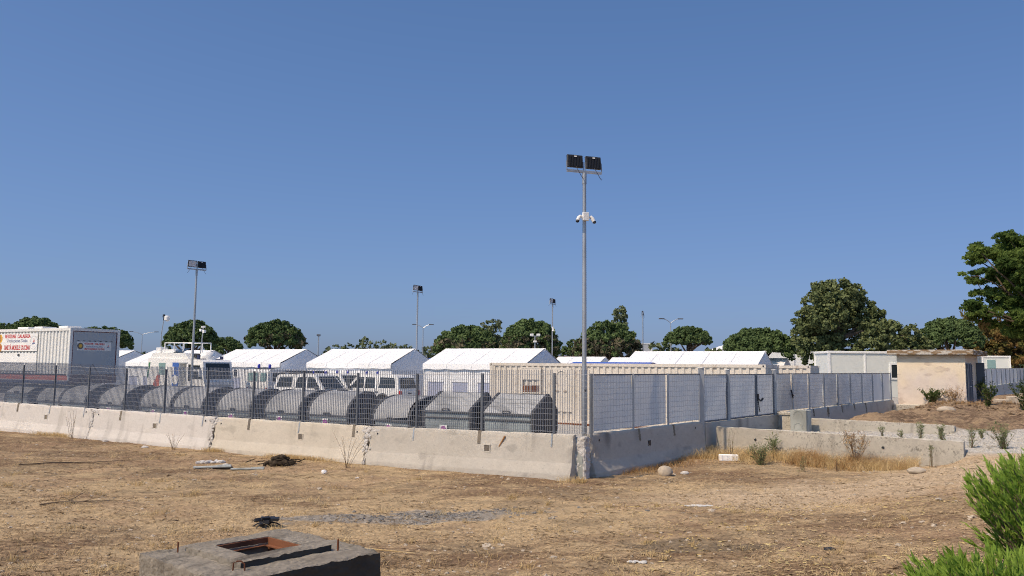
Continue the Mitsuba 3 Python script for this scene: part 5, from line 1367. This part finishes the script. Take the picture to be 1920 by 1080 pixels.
weed('dry_twigs', -10.2, 24.7, .5, 14, 'thin wiry dry stalks at the foot of the pale pinkish barrier', 'leaf_russet', 97, .4, 8, .04, .008, cat='twigs')
weed('dry_twigs', -4.15, 20.75, .95, 20, 'long pale dry stalks leaning on the cream barrier right of the charred heap', 'leaf_straw', 98, .6, 7, .06, .008, cat='twigs')

# golden grass along the walls
def blades(P, h, w, r, lean=.35):
    n = len(P); g = r.uniform(0, 2 * np.pi, n); hh = h * r.uniform(.45, 1.15, n)
    sx = np.stack([np.cos(g), np.sin(g), 0 * g], 1) * w * .5
    ln = np.stack([r.normal(size=n), r.normal(size=n), 0 * g], 1) * (hh * lean)[:, None]
    m = P + ln * .35 + np.stack([0 * g, 0 * g, hh * .6], 1); t = P + ln + np.stack([0 * g, 0 * g, hh], 1)
    v = np.stack([P - sx, P + sx, m + sx * .7, m - sx * .7, t], 1).reshape(-1, 3)
    i = np.arange(n)[:, None] * 5
    return v, np.vstack([i + [0, 1, 2], i + [0, 2, 3], i + [3, 2, 4]])
def patch(n, fn, seed):
    r = np.random.default_rng(seed); P = []
    while len(P) < n:
        q = fn(r)
        if q is not None: P.append(q)
    P = np.array(P); return np.column_stack([P, height(P[:, 0], P[:, 1]) - .02]), r
def gold(r):
    c, d = r.uniform(.0, 5.9), r.exponential(.75)
    if d > 2.7 - .22 * c or meshkit.noise(np.array([[c * 1.9, d * 1.9, 3.3]]))[0] < .30 + .13 * d: return None
    q = P1 + Rd * (6.45 - d) + Nd * (c + .1); return q
P, r = patch(5600, gold, 3)
v, f = blades(P, .36, .009, r, .5)
scene['dry_grass'] = mikit.ply((v, f), 'leaf_straw'); labels['dry_grass'] = {'label': 'golden dry grass standing along the foot of the long low wall', 'category': 'grass', 'kind': 'stuff'}
def russet(r):
    c, d = r.uniform(2.6, 5.6), r.exponential(.4)
    if d > 1.4 or meshkit.noise(np.array([[c * 1.9, d * 1.9, 7.3]]))[0] < .35: return None
    return P1 + Rd * (6.2 - d) + Nd * (c + .3)
P, r = patch(2100, russet, 4)
v, f = blades(P, .44, .008, r, .5)
scene['russet_grass'] = mikit.ply((v, f), 'leaf_russet'); labels['russet_grass'] = {'label': 'reddish dry grass in front of the low wall around the dry bush', 'category': 'grass', 'kind': 'stuff'}
def fringe(r):
    t = r.uniform(-1, 24); d = .34 + r.exponential(.10)
    dens = meshkit.noise(np.array([[t * .9, 0, 1.2]]))[0] + .5 * math.exp(-((t - 8.1) / 1.0) ** 2)
    if dens < .55 + .3 * r.random(): return None
    return C0 - U * t - W * d
P, r = patch(2600, fringe, 5)
v, f = blades(P, .16, .009, r)
scene['wall_grass'] = mikit.ply((v, f), 'leaf_straw'); labels['wall_grass'] = {'label': 'tufts of dry grass along the foot of the sunlit barrier wall', 'category': 'grass', 'kind': 'stuff'}
def fringe2(r):
    a = r.uniform(.8, 6.3); d = .3 + r.exponential(.22)
    if d > 1.2: return None
    return P1 + Rd * a + Nd * d
P, r = patch(1500, fringe2, 6)
v, f = blades(P, .17, .010, r, .6)
scene['corner_grass'] = mikit.ply((v, f), 'leaf_russet'); labels['corner_grass'] = {'label': 'russet dry grass along the shaded barrier beside the pale boulder', 'category': 'grass', 'kind': 'stuff'}
def hutg(r):
    c, d = r.uniform(-.2, 9), r.uniform(-.4, 4)
    if meshkit.noise(np.array([[c * 1.1, d * 1.1, 5.3]]))[0] < .5: return None
    return HL + Nd * c - Rd * d
P, r = patch(2600, hutg, 9)
v, f = blades(P, .24, .014, r, .6)
scene['bank_grass'] = mikit.ply((v, f), 'leaf_russet'); labels['bank_grass'] = {'label': 'brown dry grass on the earth bank below the hut', 'category': 'grass', 'kind': 'stuff'}
# litter: straw, bark chips, twigs lying on the field
def field(n, seed, thr=.42, xr=(-16, 12), yr=(9.2, 27)):
    r = np.random.default_rng(seed); k = n * 4
    y = yr[0] + (yr[1] - yr[0]) * r.random(k) ** 1.7; x = r.uniform(-.70, .70, k) * y
    ok = (x > xr[0]) & (x < xr[1])
    w = (x - C0[0]) * W[0] + (y - C0[1]) * W[1]; c = (x - P1[0]) * Nd[0] + (y - P1[1]) * Nd[1]; a = (x - P1[0]) * Rd[0] + (y - P1[1]) * Rd[1]
    ok &= (w < -.32) | (c > .4); ok &= (a < 6.4)
    lx, ly = (x + 2.72) * math.cos(.88) + (y - 9.05) * math.sin(.88), -(x + 2.72) * math.sin(.88) + (y - 9.05) * math.cos(.88)
    ok &= ~((np.abs(lx) < 1.0) & (np.abs(ly) < 1.0))
    ok &= meshkit.fbm(np.stack([x * .8, y * 1.2, 0 * x + seed], -1), 3) > thr * r.uniform(.7, 1.25, k)
    x, y = x[ok][:n], y[ok][:n]
    return np.column_stack([x, y, height(x, y)]), r
def lying(P, L, w, r, zoff=.012, pitch=.12, along=None):
    n = len(P); g = r.uniform(0, np.pi * 2, n) if along is None else r.normal(along, .7, n)
    LL = (L * r.uniform(.4, 1.6, n))[:, None]; ww = (w * r.uniform(.6, 1.4, n))[:, None]
    d = np.stack([np.cos(g), np.sin(g), r.normal(0, pitch, n)], 1); s_ = np.stack([-np.sin(g), np.cos(g), r.normal(0, .4, n)], 1)
    c = P + [0, 0, zoff]
    v = np.stack([c - d * LL / 2, c + s_ * ww / 2, c + d * LL / 2, c - s_ * ww / 2 + [0, 0, .006]], 1).reshape(-1, 3)
    i = np.arange(n)[:, None] * 4
    return v, np.vstack([i + [0, 1, 2], i + [0, 2, 3]])
P, r = field(17000, 11, .50); v, f = lying(P, .085, .010, r)
scene['straw_litter'] = mikit.ply((v, f), 'leaf_litter'); labels['straw_litter'] = {'label': 'scattered straw and dead stems lying all over the field', 'category': 'straw', 'kind': 'stuff'}
P, r = field(5200, 12, .46); v, f = lying(P, .12, .011, r, along=.25)
scene['twig_litter'] = mikit.ply((v, f), 'leaf_twig'); labels['twig_litter'] = {'label': 'dark twigs and bark scraps strewn across the field', 'category': 'twigs', 'kind': 'stuff'}
r = np.random.default_rng(29); P = []
while len(P) < 5200:
    y0 = 9.6 + 14 * r.random() ** 1.5; x0 = r.uniform(-.62, .5) * y0
    if (x0 - C0[0]) * W[0] + (y0 - C0[1]) * W[1] > -.6 or math.hypot(x0 + 2.8, y0 - 9.4) < 1.5: continue
    n_ = r.integers(12, 46); q = np.array([x0, y0]) + r.normal(size=(n_, 2)) * r.uniform(.03, .13); P += q.tolist()
P = np.array(P); P = np.column_stack([P, height(P[:, 0], P[:, 1]) - .01]); v, f = blades(P, .11, .008, r, .8)
scene['field_tufts'] = mikit.ply((v, f), 'leaf_straw'); labels['field_tufts'] = {'label': 'small tufts of dry grass dotted over the field', 'category': 'grass', 'kind': 'stuff'}
P, r = field(6500, 15, .52); v, f = blades(P, .06, .010, r, .9)
scene['stubble'] = mikit.ply((v, f), 'leaf_litter'); labels['stubble'] = {'label': 'short dry stubble on the field', 'category': 'stubble', 'kind': 'stuff'}
P, r = field(2600, 13, .46, (1.5, 9), (9.2, 16)); v, f = lying(P, .075, .020, r)
scene['leaf_litter_drift'] = mikit.ply((v, f), 'leaf_yellow'); labels['leaf_litter_drift'] = {'label': 'fallen yellow leaves on the ground before the oleander', 'category': 'leaves', 'kind': 'stuff'}
P, r = field(900, 14, .4); mb = MB()
ico = trimesh.creation.icosphere(subdivisions=1); iv, if_ = np.array(ico.vertices), np.array(ico.faces)
for p in P:
    s_ = r.uniform(.012, .03) * (1 + (r.random() < .06) * 1.2)
    mb.add(iv * (1 + .3 * r.normal(size=(len(iv), 1))) * s_ * [1, 1, .6] + p, if_)
scene['pebbles'] = mikit.ply(mb.mesh(), 'mat_stone'); labels['pebbles'] = {'label': 'small pale pebbles scattered on the field', 'category': 'pebbles', 'kind': 'stuff'}
r = np.random.default_rng(19); mb = MB()
for _ in range(1500):
    a, c = r.uniform(6.9, 12.8), r.uniform(.5, 11)
    q = P1 + Rd * a + Nd * c; s_ = r.uniform(.015, .045)
    mb.add(iv * (1 + .3 * r.normal(size=(len(iv), 1))) * s_ * [1, 1, .7] + [q[0], q[1], gz(q[0], q[1])], if_)
r2 = np.random.default_rng(23); mb2 = MB()
for _ in range(260):
    q = np.array([-1.4 + r2.normal() * .95, 14.3]); q[1] += (q[0] + 1.4) * .2 + r2.normal() * .24; s_ = r2.uniform(.012, .038)
    mb2.add(iv * (1 + .3 * r2.normal(size=(len(iv), 1))) * s_ * [1, 1, .6] + [q[0], q[1], gz(q[0], q[1])], if_)
scene['asphalt_crumbs'] = mikit.ply(mb2.mesh(), 'mat_asphalt'); labels['asphalt_crumbs'] = {'label': 'crumbs of broken asphalt on the grey patch behind the inspection chamber', 'category': 'gravel', 'kind': 'stuff'}
scene['gravel_stones'] = mikit.ply(mb.mesh(), 'mat_barrier_stained'); labels['gravel_stones'] = {'label': 'loose grey stones of the gravel drive', 'category': 'gravel', 'kind': 'stuff'}

r = np.random.default_rng(37); mb = MB()
for _ in range(900):
    c, d = r.uniform(-.3, 9.5), r.exponential(2.6)
    if d > 10: continue
    q = HL + Nd * c - Rd * (d + .35); s_ = r.uniform(.02, .09) * (1 + (r.random() < .08))
    mb.add(iv * (1 + .35 * r.normal(size=(len(iv), 1))) * s_ * [1, 1, .7] + [q[0], q[1], gz(q[0], q[1])], if_)
scene['earth_clods'] = mikit.ply(mb.mesh(), 'mat_clod'); labels['earth_clods'] = {'label': 'clods of brown earth on the bank below the hut', 'category': 'earth', 'kind': 'stuff'}

# ------------------------------------------------------------------ inspection chamber in the foreground
ka = math.radians(49.5)
zc = gz(-2.8, 9.4)
k = thing('inspection_chamber', 'two-tiered weathered concrete inspection chamber with an open square hatch, in the foreground', 'inspection chamber', (-2.72, 9.05, 0), ka)
def rough_ring(out, inn, z0, z1, seed, step=.05, amp=.018, off=(0, 0)):
    """square slab with a square hole, edges broken"""
    mb, coat = MB(), MB()
    def sheet(P, mb=mb):
        n, m = P.shape[:2]; v = P.reshape(-1, 3).copy(); q = v + seed
        v += (np.stack([meshkit.fbm(q * 7, 3, seed + i) for i in range(3)], 1) - .5) * 2 * amp
        edge = np.clip((meshkit.fbm(q * 9, 3, seed + 7) - .45) * 4, 0, 1)
        onedge = np.maximum(S(out - .05, out, np.abs(P[..., 0] - off[0]).ravel()), S(out - .05, out, np.abs(P[..., 1] - off[1]).ravel())) * S(z1 - .06, z1, P[..., 2].ravel())
        v[:, 2] -= onedge * edge * .024
        mb.add(v, [[i * m + j, (i + 1) * m + j, (i + 1) * m + j + 1, i * m + j + 1] for i in range(n - 1) for j in range(m - 1)])
    o = np.array([off[0], off[1], 0.0])
    k_ = int(2 * out / step) + 1
    for i in range(4):
        R_ = rot(2, i * math.pi / 2)
        g = np.linspace(-1, 1, k_)
        top = np.array([[(R_ @ [(inn + (out - inn) * w_) * 1.0, (inn + (out - inn) * w_) * t_, z1]) for t_ in g] for w_ in np.linspace(0, 1, max(2, int((out - inn) / step) + 1))]) + o
        sheet(top)
        sheet(np.array([[(R_ @ [out, out * t_, z1 + (z0 - z1) * w_]) for t_ in g] for w_ in np.linspace(0, 1, max(2, int((z1 - z0) / step) + 1))]) + o, coat if i == 3 else mb)
        sheet(np.array([[(R_ @ [inn, inn * t_, z0 + (z1 - z0) * w_]) for t_ in g] for w_ in np.linspace(0, 1, max(2, int((z1 - z0) / step) + 1))]) + o)
    return mb, coat
for nm, rr in (('base', rough_ring(.915, .36, -.2, .55, 3)), ('collar', rough_ring(.56, .335, .53, .615, 5, .04, .010, (0, .06)))):
    h = part(k, nm, rr[0], 'mat_chamber', smooth=30)
    part(h, 'coated_face', rr[1], 'mat_bitumen', smooth=30, label='side face blackened with bitumen')
b = MB(); zi = .585
for sx, sy, dx, dy in ((-.325, 0, .02, .67), (.325, 0, .02, .67), (0, -.325, .63, .02), (0, .325, .63, .02)): b.box((sx, sy + .06, zi - .06), (dx, dy, .16))
for sx, sy, dx, dy in ((-.29, 0, .05, .56), (.29, 0, .05, .56), (0, -.29, .53, .05), (0, .29, .53, .05)): b.box((sx, sy + .06, zi - .06), (dx, dy, .012))
part(k, 'steel_frame', b, 'mat_rust', label='rusty square steel frame of the hatch')
part(k, 'floor', MB().box((0, 0, -.12), (.8, .8, .05)), 'mat_chamber')
def loop(x, y, h, w, ang):
    d = np.array([math.cos(ang), math.sin(ang)]) * w
    return [(x - d[0], y - d[1], .52), (x - d[0] * .9, y - d[1] * .9, .55 + h * .8), (x - d[0] * .3, y - d[1] * .3, .55 + h), (x + d[0] * .3, y + d[1] * .3, .55 + h), (x + d[0] * .9, y + d[1] * .9, .55 + h * .7), (x + d[0], y + d[1], .52)]
part(k, 'lifting_loop', MB().tube(loop(-.60, -.54, .09, .06, -.8), .008, 6), 'mat_rust')
part(k, 'lifting_loop', MB().tube([(-.64, .62, .50), (-.64, .62, .665)], .009, 6), 'mat_rust')
part(k, 'lifting_loop', MB().tube([(.60, -.56, .50), (.60, -.56, .665), (.61, -.55, .67)], .011, 6), 'mat_rust')

# ------------------------------------------------------------------ debris
def debris(name, size, x, y, m, label, cat, seed, rz=0, amp=.25, sink=.3, sub=3, group=None):
    v, f = lump(size, seed, amp, sub); v = v @ rot(2, rz).T
    return solo(name, (v + [x, y, gz(x, y) + size[2] * (.5 - sink)], f), m, label, cat, group, smooth=True if sub > 2 else False)
mb = MB(); r = np.random.default_rng(21)
for j in range(60):
    v, f = lump((r.uniform(.08, .22), r.uniform(.08, .2), r.uniform(.05, .14)), j, .4, 1)
    q = np.clip(r.normal(0, .5, 2), -1, 1); x, y = -6.0 + q[0] * .34, 21.15 + q[1] * .22
    mb.add(v @ rot(2, r.uniform(0, 6)).T + [x, y, gz(x, y) + .03 + max(0, 1 - np.abs(q).max()) * .26 * r.random()], f)
for j in range(30):
    x, y = -5.95 + r.normal() * .3, 21.1 + r.normal() * .2; g = r.uniform(0, 6)
    mb.tube([(x, y, gz(x, y) + .03 + r.random() * .12), (x + .25 * math.cos(g), y + .25 * math.sin(g), gz(x, y) + .02 + r.random() * .12)], .012, 4)
solo('charred_heap', mb, 'mat_charred', 'small black heap of charred rubbish at the foot of the cream barrier', 'rubbish heap', kind='stuff')
mb = MB()
for j in range(9): mb.box((-3.88 + r.normal() * .07, 13.15 + r.normal() * .05, gz(-3.88, 13.15) + .04 + .02 * j * .6), (r.uniform(.06, .16), r.uniform(.05, .12), .045), rz=r.uniform(0, 3), rx=r.normal() * .3)
for j in range(9):
    g = r.uniform(0, 6.28); mb.tube([(-3.88, 13.15, gz(-3.88, 13.15) + .08), (-3.88 + .16 * math.cos(g), 13.15 + .12 * math.sin(g), gz(-3.88, 13.15) + .05), (-3.88 + .24 * math.cos(g), 13.15 + .16 * math.sin(g), gz(-3.88, 13.15) + .0)], .010, 5)
solo('broken_gadget', mb, 'mat_black', 'black broken plastic part lying just behind the inspection chamber', 'plastic scrap')
for (x, y, sx, sy, rz_, lab) in ((-7.5, 20.55, .9, .22, .35, 'grey board scrap lying in front of the second broken joint'), (-6.6, 20.5, .8, .16, .2, 'grey board scrap lying left of the charred heap')):
    solo('board_scrap', MB().box((0, 0, .03), (sx, sy, .03), ch=.005).box((sx * .3, sy * .6, .045), (sx * .4, sy * .5, .02), rz=.3), 'mat_greyboard', lab, 'board', loc=(x, y, gz(x, y)), rz=rz_)
debris('plastic_bag', (.13, .10, .12), -4.47, 19.6, 'mat_poly', 'crumpled white bag lying before the cream barrier', 'litter', 31, amp=.35)
mb = MB()
for j in range(26):
    v, f = lump((r.uniform(.05, .22), r.uniform(.05, .16), r.uniform(.04, .12)), j + 70, .35, 1)
    x, y = -8.0 + r.normal() * .22, 21.75 + r.normal() * .10; mb.add(v @ rot(2, r.uniform(0, 6)).T + [x, y, gz(x, y) + .02], f)
solo('rubble_pile', mb, 'mat_mortar', 'pale rubble spilled below the broken joint of the barrier wall', 'rubble')
b = MB().box((0, 0, .09), (.52, .22, .17), ch=.015)
for j in range(4): b.box((-.2 + j * .13, -.115, .09), (.03, .02, .15))
solo('foam_block', b, 'mat_poly', 'white polystyrene block lying in the dry grass before the low wall', 'foam block', loc=(6.1, 22.8, gz(6.1, 22.8)), rz=-.1)
debris('boulder', (.36, .30, .30), 3.80, 20.05, 'mat_stone', 'rounded pale boulder beside the shaded barrier', 'boulder', 33, amp=.14, sink=.22)
mb = MB()
for j in range(7): 
    v, f = lump((r.uniform(.12, .3), r.uniform(.06, .12), .03), j + 120, .4, 2); mb.add(v + [3.42 + r.normal() * .12, 15.2 + r.normal() * .05, gz(3.42, 15.2) + .012], f)
solo('paper_scrap', mb, 'mat_paper', 'flattened white paper scrap in the middle of the field', 'paper')
mb = MB()
for j in range(6): 
    v, f = lump((r.uniform(.05, .10), r.uniform(.05, .1), .03), j + 140, .4, 1); mb.add(v + [1.75 + r.normal() * .08, 10.9 + r.normal() * .02, gz(1.75, 10.9) + .012], f)
solo('paper_scrap', mb, 'mat_paper', 'small white crumbs of paper near the bottom edge', 'paper')
debris('rubber_scrap', (.17, .10, .05), 4.6, 11.85, 'mat_black', 'flat dark oval scrap on the ground left of the oleander', 'rubber scrap', 35, amp=.12, sink=.2)
for i, (x, y, s_, lab) in enumerate(((-7.4, 21.2, .14, 'pale stone near the grey board scraps, before the second broken joint'), (-13.4, 26.9, .22, 'flat white stone below the dry twigs at the left'), (-11.35, 25.3, .22, 'white crumpled stone at the foot of the pale pinkish barrier'), (4.35, 20.35, .22, 'broken pale stone right of the boulder'), (-3.55, 19.0, .10, 'small pale stone on the field right of the white bag'))):
    debris('loose_stone', (s_, s_ * .7, s_ * .45), x, y, 'mat_mortar', lab, 'stone', 200 + i, amp=.3, sub=2)
for i, (x, y, s_, lab) in enumerate(((18.2, 33.9, .75, 'pale flat stone on the earth bank below the hut'), (16.3, 33.5, .5, 'tilted stone slab left of the flat stone on the bank'), (9.6, 19.3, .45, 'flat stone on the track below the right end of the low wall'))):
    debris('bank_stone', (s_, s_ * .6, s_ * .4), x, y, 'mat_stone', lab, 'stone', 220 + i, amp=.25, sub=2, sink=.25)
q = C0 - U * 1.35 - W * .135
solo('wood_splinter', MB().bar((-.07, 0, -.14), (.09, -.012, .12), .06, .02), 'mat_wood', 'orange wood splinter stuck on the face of the grey-stained barrier', 'wood splinter', loc=(q[0], q[1], .80), rz=GA)
for i, (x0, y0, x1, y1, lab) in enumerate(((-12.4, 20.6, -9.9, 21.9, 'long dark stick lying across the left part of the field'), (-8.6, 15.0, -7.4, 15.2, 'dead grey branch on the field at lower left'), (-3.2, 12.0, -1.3, 11.3, 'long pale dry stalk right behind the inspection chamber'))):
    n_ = 9; g = np.linspace(0, 1, n_); xs, ys = x0 + (x1 - x0) * g, y0 + (y1 - y0) * g + .05 * np.sin(g * 7)
    pts = np.column_stack([xs, ys, [gz(a, b) + .03 for a, b in zip(xs, ys)]])
    mb = MB().tube(pts, np.linspace(.018, .006, n_), 6)
    if i == 1:
        mb.tube([pts[3], pts[3] + [.2, .25, .15]], [.012, .004], 5); mb.tube([pts[4], pts[4] + [-.3, .15, .06]], [.012, .004], 5); mb.tube([pts[5], pts[5] + [.3, -.1, .10]], [.012, .004], 5)
    solo('fallen_stick', mb, 'leaf_straw' if i == 2 else 'mat_bark', lab, 'stick')
